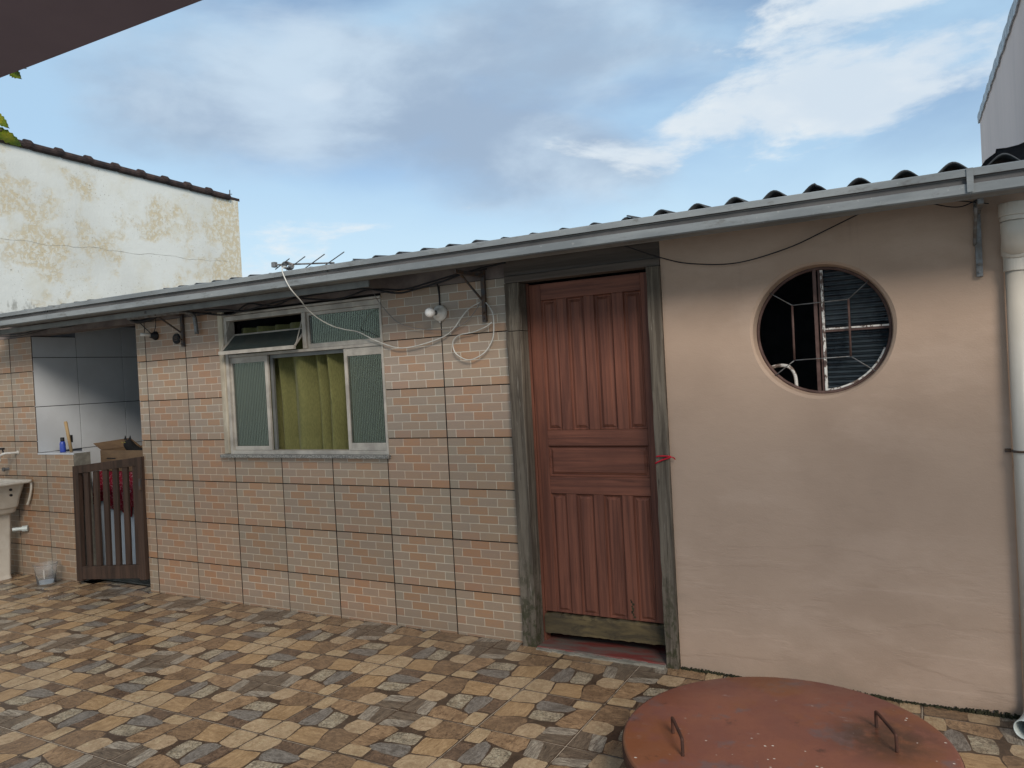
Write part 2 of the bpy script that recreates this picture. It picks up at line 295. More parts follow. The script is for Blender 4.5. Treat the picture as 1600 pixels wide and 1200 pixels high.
# rusty lid
t = NT('red_oxide_lid_paint', 0.42)
c = t.mix((0.170, 0.062, 0.044), (0.205, 0.076, 0.046), t.ramp(t.noise(3.5, 5, 0.6), 0.35, 0.65))
c = t.mix(c, (0.200, 0.072, 0.028), t.math('MULTIPLY', t.ramp(t.noise(2.1, 5, 0.6, (1, 1, 1), (1.2, 0.2, 0)), 0.50, 0.60), 0.75))
c = t.mix(c, (0.135, 0.088, 0.085), t.math('MULTIPLY', t.ramp(t.noise(3.4, 7, 0.7, (1, 1, 1), (5, 2.2, 0)), 0.54, 0.63), 0.75))
c = t.mix(c, (0.050, 0.026, 0.018), t.math('MULTIPLY', t.ramp(t.noise(9, 8, 0.8, (1, 1, 1), (2, 8, 0)), 0.57, 0.70), 0.8))
vm = t.n('ShaderNodeVectorMath', operation='DISTANCE'); t.l(t.tc.outputs['Object'], vm.inputs[0]); vm.inputs[1].default_value = (0.33, 0.13, 0.0)
c = t.mix(c, (0.060, 0.030, 0.018), t.math('MULTIPLY', t.math('MULTIPLY', t.ramp(vm.outputs['Value'], 0.26, 0.05), t.ramp(t.noise(10, 8, 0.7), 0.30, 0.55)), 0.9))
v = t.vor(21, (1, 1.4, 1)); c = t.mix(c, (0.58, 0.52, 0.45), t.math('MULTIPLY', t.ramp(t.math('ADD', v, t.math('MULTIPLY', t.noise(60, 4), 0.16)), 0.20, 0.17), t.ramp(t.noise(3, 3, 0.6, (1, 1, 1), (7, 7, 0)), 0.50, 0.60)))
c = t.mix(c, (0.34, 0.27, 0.25), t.math('MULTIPLY', t.ramp(t.noise(6, 10, 0.8, (0.5, 1.5, 1), (1, 4, 0)), 0.60, 0.68), 0.6))
t.col(c); t.bump(t.noise(25, 6, 0.65), 0.12, 0.004)
t.rough(t.ramp(t.noise(5, 5), 0.35, 0.65, 0.30, 0.55)); MT['lid'] = t.m
MT['lid_rim'] = plain('dark_rusty_rim', (0.045, 0.022, 0.016), (0.08, 0.032, 0.02), 0.7, scale=12, bump=0.4)
# floor prints
def stone(name, a, b, dark, st, sc=16, crack=0.0, k=0.4, sp_=0.25):
    t = NT(name, 0.3); t.b.inputs['Specular IOR Level'].default_value = 0.35
    c = t.mix(a, b, t.ramp(t.noise(sc * 1.6, 8, 0.68, st, rnd=True, dist=1.2), 0.38, 0.62))
    c = t.mix(c, tuple(min(0.62, x * 1.6) for x in a), t.math('MULTIPLY', t.ramp(t.noise(sc * 3, 8, 0.75, st, (8, 3, 0), rnd=True, dist=0.5), 0.52, 0.66), 0.55))
    c = t.mix(c, dark, t.math('MULTIPLY', t.ramp(t.noise(sc * 5, 8, 0.75, st, (3, 1, 0), rnd=True, dist=1.0), 0.49, 0.62), min(1, k + 0.12)))
    c = t.mix(c, dark, t.math('MULTIPLY', t.ramp(t.noise(9, 3, 0.5, (1, 1, 1), (1, 9, 0), rnd=True), 0.52, 0.70), 0.32))
    c = t.mix(c, dark, t.math('MULTIPLY', t.ramp(t.noise(260, 2, 0.5), 0.52, 0.64), sp_ + 0.1))
    if crack:
        m = t.n('ShaderNodeMapping'); t.l(t.tc.outputs['Object'], m.inputs[0])
        nn = t.n('ShaderNodeTexNoise'); nn.inputs['Scale'].default_value = 18; nn.inputs['Detail'].default_value = 5
        t.l(m.outputs[0], nn.inputs['Vector'])
        ad = t.n('ShaderNodeMix', data_type='VECTOR'); ad.inputs[0].default_value = 0.12; t.l(m.outputs[0], ad.inputs[4]); t.l(nn.outputs[1], ad.inputs[5])
        vv = t.n('ShaderNodeTexVoronoi', feature='DISTANCE_TO_EDGE'); vv.inputs['Scale'].default_value = 34; t.l(ad.outputs[1], vv.inputs['Vector'])
        c = t.mix(c, dark, t.math('MULTIPLY', t.ramp(vv.outputs['Distance'], 0.09, 0.01), crack))
    # dusty film in broad patches
    g = t.n('ShaderNodeNewGeometry'); n2 = t.n('ShaderNodeTexNoise'); n2.inputs['Scale'].default_value = 1.4; n2.inputs['Detail'].default_value = 5; t.l(g.outputs['Position'], n2.inputs['Vector'])
    c = t.mix(c, (0.21, 0.165, 0.12), t.ramp(n2.outputs[0], 0.40, 0.72, 0.02, 0.18))
    t.col(c); t.bump(t.noise(60, 5, 0.65, st), 0.14, 0.003)
    t.rough(t.math('ADD', t.ramp(t.noise(14, 4), 0.3, 0.7, 0.20, 0.34), t.ramp(n2.outputs[0], 0.35, 0.65, 0.0, 0.12))); return t.m
FS = {
 'tan': stone('print_tan_stone', (0.46, 0.335, 0.205), (0.36, 0.25, 0.145), (0.16, 0.10, 0.05), (1, 1, 1), 12),
 'gold': stone('print_golden_stone', (0.42, 0.275, 0.145), (0.31, 0.195, 0.098), (0.14, 0.075, 0.03), (0.6, 2.2, 1), 10),
 'brown': stone('print_brown_stone', (0.27, 0.17, 0.094), (0.165, 0.102, 0.058), (0.045, 0.026, 0.015), (1, 1.8, 1), 10, k=0.6),
 'gold2': stone('print_ochre_stone', (0.35, 0.225, 0.125), (0.235, 0.145, 0.078), (0.06, 0.032, 0.018), (1.6, 0.7, 1), 9, k=0.6),
 'tan2': stone('print_buff_stone', (0.44, 0.32, 0.2), (0.35, 0.245, 0.145), (0.15, 0.09, 0.045), (1, 1, 1), 11),
 'tan3': stone('print_pale_buff_stone', (0.46, 0.335, 0.2), (0.37, 0.255, 0.145), (0.14, 0.085, 0.04), (2, 0.8, 1), 12),
 'dark1': stone('print_dark_stone', (0.2, 0.15, 0.104), (0.105, 0.078, 0.055), (0.022, 0.017, 0.014), (3, 0.5, 1), 12, k=0.7),
 'streak': stone('print_streaky_stone', (0.42, 0.36, 0.28), (0.16, 0.128, 0.098), (0.035, 0.03, 0.027), (4.5, 0.45, 1), 14, k=0.6),
 'white': stone('print_cracked_pale_stone', (0.44, 0.37, 0.265), (0.3, 0.24, 0.16), (0.06, 0.048, 0.035), (1, 1, 1), 16, 0.75, 0.4),
 'grey': stone('print_slate_stone', (0.25, 0.222, 0.19), (0.13, 0.112, 0.092), (0.035, 0.030, 0.027), (2.4, 0.8, 1), 14, k=0.6),
 'dark2': stone('print_umber_stone', (0.19, 0.12, 0.074), (0.1, 0.062, 0.04), (0.022, 0.014, 0.011), (1.4, 1.6, 1), 12, k=0.7),
}
MT['print_base'] = stone('print_dark_gap', (0.080, 0.050, 0.031), (0.045, 0.028, 0.018), (0.02, 0.013, 0.010), (1, 1, 1), 14)
t = NT('floor_grout', 0.8)
t.col(t.mix((0.42, 0.35, 0.27), (0.055, 0.038, 0.026), t.ramp(t.noise(1.9, 5, 0.7), 0.52, 0.62))); MT['grout'] = t.m

# ------------------------------------------------------------------ geometry helpers
COL = S.collection
def tag(o, label=None, cat=None, group=None, kind=None):
    if label: o['label'] = label
    if cat: o['category'] = cat
    if group: o['group'] = group
    if kind: o['kind'] = kind
    return o
def wloc(o):
    v = Vector((0, 0, 0))
    while o: v = v + o.location; o = o.parent
    return v
def thing(name, label, cat, loc=(0, 0, 0), group=None):
    o = bpy.data.objects.new(name, None); COL.objects.link(o); o.location = loc; o.empty_display_size = 0.1
    return tag(o, label, cat, group)
def sub(name, parent):
    o = bpy.data.objects.new(name, None); COL.objects.link(o); o.parent = parent; return o
def mk(name, bm, mats, parent=None, smooth=False, bevel=0, origin=None):
    """bm is in world coordinates; the object's origin is origin (world) or its parent's"""
    if not isinstance(mats, (list, tuple)): mats = [mats]
    me = bpy.data.meshes.new(name)
    base = wloc(parent) if parent else Vector((0, 0, 0))
    og = Vector(origin) if origin is not None else base
    if og.length: bmesh.ops.translate(bm, verts=bm.verts, vec=-og)
    bmesh.ops.recalc_face_normals(bm, faces=bm.faces)
    bm.to_mesh(me); bm.free()
    for m in mats: me.materials.append(MT[m] if isinstance(m, str) else m)
    if smooth:
        for p in me.polygons: p.use_smooth = True
    o = bpy.data.objects.new(name, me); COL.objects.link(o)
    if parent: o.parent = parent
    o.location = og - base
    if bevel:
        b = o.modifiers.new('bevel', 'BEVEL'); b.width = bevel; b.segments = 2; b.limit_method = 'ANGLE'; b.angle_limit = R(40)
    return o
def B(): return bmesh.new()
def box(bm, x0, x1, y0, y1, z0, z1, mi=0, sh=None):
    vs = [bm.verts.new((x, y, z)) for x in (x0, x1) for y in (y0, y1) for z in (z0, z1)]
    if sh:
        for v in vs: v.co = sh(v.co)
    fs = [(0, 1, 3, 2), (4, 6, 7, 5), (0, 4, 5, 1), (2, 3, 7, 6), (0, 2, 6, 4), (1, 5, 7, 3)]
    for f in fs: bm.faces.new([vs[i] for i in f]).material_index = mi
    return vs
def catmull(pts, n=6):
    P = [Vector(p) for p in pts]; P = [P[0]] + P + [P[-1]]; o = []
    for i in range(1, len(P) - 2):
        for k in range(n):
            t = k / n; a, b, c, d_ = P[i - 1], P[i], P[i + 1], P[i + 2]
            o.append(0.5 * ((2 * b) + (c - a) * t + (2 * a - 5 * b + 4 * c - d_) * t * t + (3 * b - a - 3 * c + d_) * t ** 3))
    o.append(P[-2]); return o
def tube(bm, pts, r, seg=8, cap=True, mi=0):
    pts = [Vector(p) for p in pts]; rings = []; up = Vector((0, 0, 1)); prev = None
    for i, p in enumerate(pts):
        d_ = (pts[min(i + 1, len(pts) - 1)] - pts[max(i - 1, 0)]).normalized()
        if prev is None:
            a = d_.cross(up if abs(d_.z) < 0.9 else Vector((1, 0, 0))).normalized()
        else:
            a = (prev - d_ * prev.dot(d_)).normalized()
        prev = a; b = d_.cross(a); rr = r[i] if isinstance(r, (list, tuple)) else r
        rings.append([bm.verts.new(p + (a * math.cos(2 * math.pi * k / seg) + b * math.sin(2 * math.pi * k / seg)) * rr) for k in range(seg)])
    for A_, B_ in zip(rings, rings[1:]):
        for k in range(seg): f = bm.faces.new((A_[k], A_[(k + 1) % seg], B_[(k + 1) % seg], B_[k])); f.material_index = mi
    if cap:
        for rg in (rings[0], rings[-1]):
            f = bm.faces.new(rg); f.material_index = mi
    return rings
def lathe(bm, prof, c, seg=24, sx=1, sy=1, mi=0, closed=False):
    """prof: list of (r, z)"""
    rings = []
    for r_, z in prof:
        if r_ < 1e-6: rings.append([bm.verts.new((c[0], c[1], c[2] + z))]); continue
        rings.append([bm.verts.new((c[0] + sx * r_ * math.cos(2 * math.pi * k / seg), c[1] + sy * r_ * math.sin(2 * math.pi * k / seg), c[2] + z)) for k in range(seg)])
    for A_, B_ in zip(rings, rings[1:]):
        for k in range(seg):
            j = (k + 1) % seg
            if len(A_) == 1 and len(B_) == 1: continue
            if len(A_) == 1: f = bm.faces.new((A_[0], B_[k], B_[j]))
            elif len(B_) == 1: f = bm.faces.new((A_[k], A_[j], B_[0]))
            else: f = bm.faces.new((A_[k], A_[j], B_[j], B_[k]))
            f.material_index = mi
def orient_y(bm, v0, c):
    """turn lathe geometry made about c's z axis so that it points to -y"""
    bmesh.ops.rotate(bm, verts=[v for v in bm.verts if v.index == -1 or v in v0], cent=c, matrix=Matrix.Rotation(R(90), 3, 'X'))

GZ = -0.018                                     # ground level under the wall
# ================================================================== SETTING
b = B(); box(b, -30, 20, -8, 30, -0.30, -0.085)
gr = mk('ground', b, 'cement'); tag(gr, kind='structure')
fl = tag(bpy.data.objects.new('floor', None), kind='structure'); COL.objects.link(fl)
b = B(); box(b, -7.2, 0.5, -5.6, 0.0, -0.034, GZ - 0.0014); box(b, 0.5, 3.6, -5.6, 0.0, -0.084, GZ - 0.0014, 0, lambda c: Vector((c.x, c.y, c.z - (0.031 if c.x > 1 and c.z > -0.05 else 0))))
gs = mk('grout_bed', b, 'grout', fl)
# printed stone-look ceramic tile, one mesh, four rotations
ST = {
'brown' : [(0.004, 0.98), (0.279, 0.973), (0.312, 0.899), (0.365, 0.698), (0.349, 0.606), (0.297, 0.586), (0.182, 0.601), (0.013, 0.618)] ,
'gold' : [(0.299, 0.979), (0.662, 0.989), (0.682, 0.872), (0.703, 0.703), (0.629, 0.669), (0.398, 0.648), (0.376, 0.77)] ,
'tan' : [(0.693, 0.992), (0.996, 0.996), (0.996, 0.688), (0.927, 0.673), (0.8, 0.677), (0.739, 0.706), (0.706, 0.854)] ,
'tan2' : [(0.015, 0.593), (0.171, 0.597), (0.273, 0.564), (0.3, 0.487), (0.267, 0.351), (0.189, 0.334), (0.015, 0.347), (0.008, 0.455)] ,
'dark1' : [(0.007, 0.327), (0.136, 0.326), (0.219, 0.007), (0.007, 0.006)] ,
'streak' : [(0.140, 0.324), (0.296, 0.319), (0.361, 0.010), (0.222, 0.008)] ,
'white' : [(0.391, 0.601), (0.566, 0.627), (0.588, 0.583), (0.608, 0.438), (0.627, 0.304), (0.563, 0.289), (0.423, 0.31), (0.38, 0.465)] ,
'grey' : [(0.604, 0.608), (0.7, 0.657), (0.816, 0.652), (0.83, 0.598), (0.834, 0.462), (0.817, 0.314), (0.761, 0.232), (0.673, 0.282), (0.653, 0.331)] ,
'dark2' : [(0.838, 0.645), (0.987, 0.666), (0.986, 0.594), (0.988, 0.339), (0.876, 0.336), (0.812, 0.331), (0.844, 0.465)] ,
'gold2' : [(0.369, 0.279), (0.523, 0.274), (0.754, 0.206), (0.79, 0.129), (0.8, 0.010), (0.38, 0.012), (0.342, 0.175)] ,
'tan3' : [(0.8, 0.283), (0.97, 0.301), (0.996, 0.005), (0.816, 0.010), (0.801, 0.156)] ,
}
FT = 0.4611
def chaikin(P, q=0.16):
    o = []
    for i in range(len(P)):
        a, c_ = P[i], P[(i + 1) % len(P)]
        o.append((a[0] * (1 - q) + c_[0] * q, a[1] * (1 - q) + c_[1] * q)); o.append((a[0] * q + c_[0] * (1 - q), a[1] * q + c_[1] * (1 - q)))
    return o
def floor_tile_mesh():
    bm = B(); w = FT - 0.0050; h2 = w / 2
    box(bm, -h2, h2, -h2, h2, -0.008, 0.0, 0)
    for i, (k, P) in enumerate(ST.items()):
        gx = sum(p[0] for p in P) / len(P); gy = sum(p[1] for p in P) / len(P)
        P = [(min(0.999, max(0.001, gx + (a - gx) * 1.085)), min(0.999, max(0.001, gy + (c_ - gy) * 1.085))) for a, c_ in P]
        P = [(a * w - h2, c_ * w - h2) for a, c_ in P]
        P = chaikin(chaikin(P, 0.09), 0.22)
        P = [(x + 0.0016 * math.sin(x * 190 + i), y + 0.0016 * math.sin(y * 170 + i * 2)) if max(abs(x), abs(y)) < h2 - 0.006 else (x, y) for x, y in P]
        cx = sum(p[0] for p in P) / len(P); cy = sum(p[1] for p in P) / len(P)
        lo = [bm.verts.new((x, y, 0.0001)) for x, y in P]
        hi = []
        for x, y in P:
            L_ = math.hypot(cx - x, cy - y) + 1e-6; g_ = min(0.0030 + 0.0012 * math.sin(x * 90 + y * 70 + i), L_ * 0.3)
            hi.append(bm.verts.new((x + (cx - x) / L_ * g_, y + (cy - y) / L_ * g_, 0.0006 + i * 0.00004)))
        for j in range(len(P)):
            jj = (j + 1) % len(P)
            bm.faces.new((lo[j], lo[jj], hi[jj], hi[j])).material_index = 0
        bm.faces.new(hi).material_index = i + 1
    me = bpy.data.meshes.new('floor_tile'); bmesh.ops.recalc_face_normals(bm, faces=bm.faces); bm.to_mesh(me); bm.free()
    me.materials.append(MT['print_base'])
    for k in ST: me.materials.append(FS[k])
    return me
ftm = floor_tile_mesh()
def floor_tile_cut(cut):                        # back-row tile cut along the wall; cut keeps y <= cut (local, unrotated by rot)
    pass
ox, oy = 0.3292, -1.068
for i in range(-15, 7):
    for j in range(-5, 3):
        cx = ox + (i + 0.5) * FT; cy = oy + (j + 0.5) * FT
        if cy > 0.35 or cy < -3.3: continue
        # the tan corner of every tile meets three others
        ie, je = i % 2 == 0, j % 2 == 0
        rot = {(True, True): 0, (False, True): 90, (True, False): -90, (False, False): 180}[(ie, je)]
        me = ftm
        top = cy + FT / 2
        if top > 0.02:                           # trimmed at the wall
            bm = B(); bm.from_mesh(ftm); bmesh.ops.rotate(bm, verts=bm.verts, cent=(0, 0, 0), matrix=Matrix.Rotation(R(rot), 3, 'Z'))
            lim = 0.115 if 0.5 < cx < 1.5 else -0.002
            bmesh.ops.bisect_plane(bm, geom=bm.verts[:] + bm.edges[:] + bm.faces[:], plane_co=(0, lim - cy if not (-4.0 < cx < -3.1) else 0.10 - cy, 0), plane_no=(0, 1, 0), clear_outer=True)
            if not bm.verts: bm.free(); continue
            me = bpy.data.meshes.new('floor_tile_cut'); bm.to_mesh(me); bm.free()
            for m_ in ftm.materials: me.materials.append(m_)
            rot = 0
        o = bpy.data.objects.new('floor_tile', me); COL.objects.link(o); o.parent = fl
        z = GZ - 0.010 * max(0.0, cx - 0.5)
        o.location = (cx, cy, z)
        o.rotation_mode = 'ZXY'
        o.rotation_euler = (R(random.uniform(-0.06, 0.06)), (0.010 if cx > 0.5 else 0) + R(random.uniform(-0.08, 0.08)), R(rot))

# ================================================================== OUTBUILDING
bld = thing('outbuilding', 'low outbuilding across the yard, half brick-print tiles and half beige plaster, under a grey gutter', 'building', (0, 0.2, 0))
# ---- tiled wall
tw, th = 0.48785, 0.3255
H0z = 1.247
XL, XR = -6.4, 0.487
b = B()
T0 = 0.006                                     # backing plane sits behind the tile faces
Y1 = 0.15
box(b, XL, -4.566, T0, Y1, -0.03, 2.223); box(b, -4.566, -4.556, T0, Y1, -0.03, 1.122)
box(b, -4.556, -4.005, T0, Y1, -0.03, 1.122)
box(b, -3.04, -1.985, T0, Y1, -0.03, 2.223)
box(b, -1.985, -0.472, T0, Y1, -0.03, 1.128)
box(b, -0.472, XR, T0, Y1, -0.03, 2.223)
wall = mk('tiled_wall', b, 'joint', bld)
b = B(); box(b, XL, -2.03, 0.004, Y1, 2.2235, 2.36); box(b, -2.03, 0.487, 0.004, Y1, 2.2235, 2.36)
beam = mk('wall_beam', b, 'beam', bld)
tag(beam, 'rough grey plaster strip over the tiles')
GR = (0.268, 0.208, 0.160); GY = (0.265, 0.220, 0.172); OR = (0.300, 0.184, 0.112); RD = (0.288, 0.184, 0.126); OC = (0.282, 0.205, 0.146)
GROUT = (0.46, 0.41, 0.345)
rowsc = [[GR, OR, OC, GY], [GY, OR, GR, OC], [GR, OR, OC, GY], [RD, GR, OR, GR], [GR, OC, OC, GY], [GY, RD, OC, OR]]
oddj = [0, 0.28, 0.565, 0.85, 1.0]; evej = [0, 0.142, 0.425, 0.71, 1.0]
def tile_mesh(clips):
    """clips: rectangles (u0,u1,v0,v1) in tile metres that are kept; v up from the tile's bottom"""
    bm = B(); g = 0.0030; gu = 0.0040; cl_ = bm.loops.layers.float_color.new('col')
    def paint(f, c_):
        for lp in f.loops: lp[cl_] = (*c_, 1)
    for (u0, u1, v0, v1) in clips:
        a0, a1, b0, b1 = max(u0, gu), min(u1, tw - gu), max(v0, g), min(v1, th - g)
        if a1 - a0 < 0.003 or b1 - b0 < 0.003: continue
        n0 = len(bm.faces)
        vs = box(bm, a0, a1, 0, 0.0075, b0, b1)
        bm.faces.ensure_lookup_table()
        for f in bm.faces[n0:]: paint(f, GROUT if max(v_.co.y for v_ in f.verts) < 0.001 else (0.035, 0.026, 0.022))
        for r_ in range(6):
            js = oddj if r_ % 2 == 0 else evej
            zt = th - r_ * th / 6; zb = zt - th / 6
            for q in range(4):
                jh = 0.0026
                x0, x1 = js[q] * tw + (jh if q else 0.0005), js[q + 1] * tw - (jh if q < 3 else 0.0005)
                z0, z1 = zb + (jh if r_ < 5 else 0.0005), zt - (jh if r_ else 0.0005)
                x0, x1, z0, z1 = max(x0, a0), min(x1, a1), max(z0, b0), min(z1, b1)
                if x1 - x0 < 0.002 or z1 - z0 < 0.002: continue
                c_ = rowsc[r_][q]; e = 0.0008
                lo = [bm.verts.new(p) for p in ((x0, -0.0002, z0), (x1, -0.0002, z0), (x1, -0.0002, z1), (x0, -0.0002, z1))]
                hi = [bm.verts.new(p) for p in ((x0 + e, -0.0013, z0 + e), (x1 - e, -0.0013, z0 + e), (x1 - e, -0.0013, z1 - e), (x0 + e, -0.0013, z1 - e))]
                for k in range(4): paint(bm.faces.new((lo[k], lo[(k + 1) % 4], hi[(k + 1) % 4], hi[k])), c_)
                paint(bm.faces.new(hi), c_)
    if not bm.verts: bm.free(); return None
    me = bpy.data.meshes.new('tile'); bmesh.ops.recalc_face_normals(bm, faces=bm.faces); bm.to_mesh(me); bm.free(); me.materials.append(MT['tile']); return me
FULL = tile_mesh([(0, tw, 0, th)])
rows = [0.270 + k * th for k in range(-1, 6)]
TINTS = [(1.0, 1.0, 1.0), (0.98, 1.0, 0.99), (1.04, 0.98, 0.94), (0.96, 0.98, 0.97), (1.04, 0.97, 0.92), (0.98, 0.98, 0.96), (1.02, 1.0, 0.96), (0.95, 0.97, 0.97)]
def lay(x_first, n, openings, xmin, xmax, zmax_fn=None):
    for i in range(n):
        x = x_first + i * tw
        for z in rows:
            keep = [(max(0, xmin - x), min(tw, xmax - x), max(0, GZ - z), min(th, 2.223 - z))]
            if keep[0][1] - keep[0][0] < 0.004 or keep[0][3] - keep[0][2] < 0.004: continue
            for (ax, bx, az_, bz) in openings:
                nk = []
                for (u0, u1, v0, v1) in keep:
                    o0, o1, p0, p1 = ax - x, bx - x, az_ - z, bz - z
                    if o1 <= u0 or o0 >= u1 or p1 <= v0 or p0 >= v1: nk.append((u0, u1, v0, v1)); continue
                    if o0 > u0: nk.append((u0, o0, v0, v1))
                    if o1 < u1: nk.append((o1, u1, v0, v1))
                    m0, m1 = max(u0, o0), min(u1, o1)
                    if p0 > v0: nk.append((m0, m1, v0, p0))
                    if p1 < v1: nk.append((m0, m1, p1, v1))
                keep = nk
            if not keep: continue
            full = len(keep) == 1 and abs(keep[0][0]) < 1e-6 and abs(keep[0][1] - tw) < 1e-6 and abs(keep[0][2]) < 1e-6 and abs(keep[0][3] - th) < 1e-6
            me = FULL if full else tile_mesh(keep)
            if me is None: continue
            o = bpy.data.objects.new('tile', me); COL.objects.link(o); o.parent = wall
            o.location = (x, random.uniform(-0.0012, 0.0004) - 0.2, z)
            o.rotation_euler = (R(random.uniform(-0.12, 0.12)), 0, R(random.uniform(-0.1, 0.1)))
            c_ = random.choice(TINTS); v = random.uniform(0.93, 1.05); 
            if z < 1.2: c_ = (c_[0] * 1.03, c_[1] * 0.97, c_[2] * 0.90)
            o.color = (c_[0] * v, c_[1] * v, c_[2] * v, 1)
lay(-7 * tw, 8, [(-1.985, -0.472, 1.128, 2.3)], -3.04, XR)
lay(-4.915 - 3 * tw, 5, [(-4.556, -3.9, 1.122, 2.3)], XL, -4.005)
b = B()
for k in range(26):                              # ragged mortar bead beside the door frame
    z0 = GZ + k * 0.086; box(b, 0.4875, 0.493 + random.uniform(0, 0.005), -0.004 - random.uniform(0, 0.004), 0.02, z0 + 0.001, z0 + 0.085)
mk('mortar_edge', b, 'mortar_edge', bld)
# ---- ledge of the half wall beside the gate, white
b = B(); box(b, -4.553, -4.003, -0.004, 0.16, 1.123, 1.137)
mk('counter_ledge', b, 'room_tile', bld, bevel=0.003)
b = B(); box(b, -4.005, -3.997, 0.004, 0.15, GZ, 1.135); mk('half_wall_end', b, 'cement', bld)
# ---- kitchen behind the opening
room = sub('kitchen_room', bld)
b = B()
box(b, -4.60, -4.575, 0.1505, 2.9, -0.03, 2.34)        # left wall backing
box(b, -4.60, -2.2, 2.9, 2.95, -0.03, 2.34)
box(b, -2.25, -2.2, 0.1505, 2.9, -0.03, 2.34)
mk('room_wall', b, 'room_paint', room)
b = B(); box(b, -4.574, -2.252, 0.152, 2.899, -0.030, GZ - 0.002); mk('room_floor', b, 'cement', room)
b = B(); box(b, -4.64, -2.2, 0.152, 2.95, 2.341, 2.36); mk('room_ceiling', b, 'dark_room', room)
b = B(); 
zz_ = [0.32, 0.78, 1.137, 1.565, 2.024, 2.335]
for a_, c_ in zip([0.0] + [0.425, 0.905, 1.385, 1.865, 2.345], [0.425, 0.905, 1.385, 1.865, 2.345, 2.82]):
    for z0, z1 in zip([-0.01] + zz_[:-1], zz_):
        if a_ < 0.15 and z0 < 1.1: continue
        if z1 > 2.3: z1 = 2.22 if a_ < 0.15 else 2.335
        bb = B(); box(bb, -4.5645, -4.556, max(a_, 0.0) + 0.003, c_ - 0.003, z0 + 0.003, z1 - 0.003)
        mk('wall_tile', bb, 'room_tile', room, bevel=0.0012)
b.free()
b = B(); box(b, -4.5657, -4.5647, 0.0, 2.82, 1.138, 2.222); mk('tile_joint', b, 'joint', room)
b = B(); box(b, -3.0385, -3.030, 0.0, 0.1504, GZ, 2.22); mk('opening_reveal', b, 'room_paint', room)

# ---- window of the tiled wall
win = sub('window', bld)
b = B(); box(b, -2.035, -1.985, -0.022, 0.13, 1.14, 2.225)
mk('jamb', b, 'whitewash', win, bevel=0.006)
b = B(); box(b, -2.075, -0.458, -0.036, 0.10, 1.112, 1.136)
mk('window_sill', b, 'granite', win, bevel=0.003)
fr = [(-1.985, -1.935, 1.1365, 2.185), (-0.497, -0.472, 1.1365, 2.185)]
b = B(); box(b, -1.985, -1.955, -0.008, 0.07, 1.1365, 2.185); box(b, -0.489, -0.472, -0.008, 0.07, 1.1365, 2.185)
box(b, -1.955, -0.489, -0.008, 0.07, 2.150, 2.185); box(b, -1.955, -0.489, -0.006, 0.07, 1.1365, 1.165)
box(b, -1.955, -0.489, -0.004, 0.06, 1.872, 1.892)
mk('frame', b, 'alu', win, bevel=0.002)
b = B(); box(b, -2.03, -0.47, -0.016, 0.06, 2.188, 2.204); mk('drip_rail', b, 'alu', win, bevel=0.002)
b = B(); box(b, -1.185, -1.150, -0.010, 0.05, 1.893, 2.149); mk('mullion', b, 'alu', win, bevel=0.002)
def ribbed(x0, x1, z0, z1, y, n, vertical=True, amp=0.008, tilt=None):
    bm = B(); m = n * 4; A_, B_ = [], []
    A2, B2 = [], []
    for i in range(m + 1):
        t_ = i / m; off = -abs(math.sin(math.pi * t_ * n)) * amp
        if vertical:
            p, q = (x0 + (x1 - x0) * t_, y + off, z0), (x0 + (x1 - x0) * t_, y + off, z1)
        else:
            p, q = (x0, y + off, z0 + (z1 - z0) * t_), (x1, y + off, z0 + (z1 - z0) * t_)
        A_.append(bm.verts.new(p)); B_.append(bm.verts.new(q))
        A2.append(bm.verts.new((p[0], y + 0.003, p[2]))); B2.append(bm.verts.new((q[0], y + 0.003, q[2])))
    for i in range(m):
        bm.faces.new((A_[i], A_[i + 1], B_[i + 1], B_[i])); bm.faces.new((A2[i + 1], A2[i], B2[i], B2[i + 1]))
        bm.faces.new((A_[i + 1], A_[i], A2[i], A2[i + 1])); bm.faces.new((B_[i], B_[i + 1], B2[i + 1], B2[i]))
    bm.faces.new((A_[0], B_[0], B2[0], A2[0])); bm.faces.new((B_[-1], A_[-1], A2[-1], B2[-1]))
    return bm
def sash(x0, x1, z0, z1, y, l=0.022, r_=0.022, tp=0.025, bt=0.025, label=None, n=22):
    b = B(); box(b, x0, x0 + l, y, y + 0.02, z0, z1); box(b, x1 - r_, x1, y, y + 0.02, z0, z1)
    box(b, x0 + l, x1 - r_, y + 0.001, y + 0.019, z1 - tp, z1); box(b, x0 + l, x1 - r_, y + 0.001, y + 0.019, z0, z0 + bt)
    s = mk('sash', b, 'alu', win, bevel=0.0015)
    if label: tag(s, label)
    return s
sash(-1.955, -1.565, 1.166, 1.871, 0.010, 0.018, 0.030, 0.045, 0.03)
mk('pane', ribbed(-1.937, -1.596, 1.196, 1.826, 0.022, 20), 'glass', win)
sash(-0.825, -0.490, 1.166, 1.871, 0.004, 0.026, 0.010, 0.055, 0.05)
mk('pane', ribbed(-0.799, -0.500, 1.216, 1.816, 0.016, 20), 'glass', win)
b = B(); box(b, -1.562, -1.535, 0.034, 0.052, 1.166, 1.871); box(b, -1.535, -0.826, 0.034, 0.052, 1.845, 1.871)
mk('inner_sash_edge', b, 'alu_dark', win)
# fixed top light, right
b = B(); box(b, -1.149, -0.490, 0.006, 0.03, 1.893, 1.925); box(b, -1.149, -1.130, 0.006, 0.03, 1.925, 2.125); box(b, -1.149, -0.490, 0.006, 0.03, 2.125, 2.149)
mk('sash', b, 'alu', win, bevel=0.0015)
mk('pane', ribbed(-1.130, -0.490, 1.925, 2.125, 0.018, 40), 'glass', win)
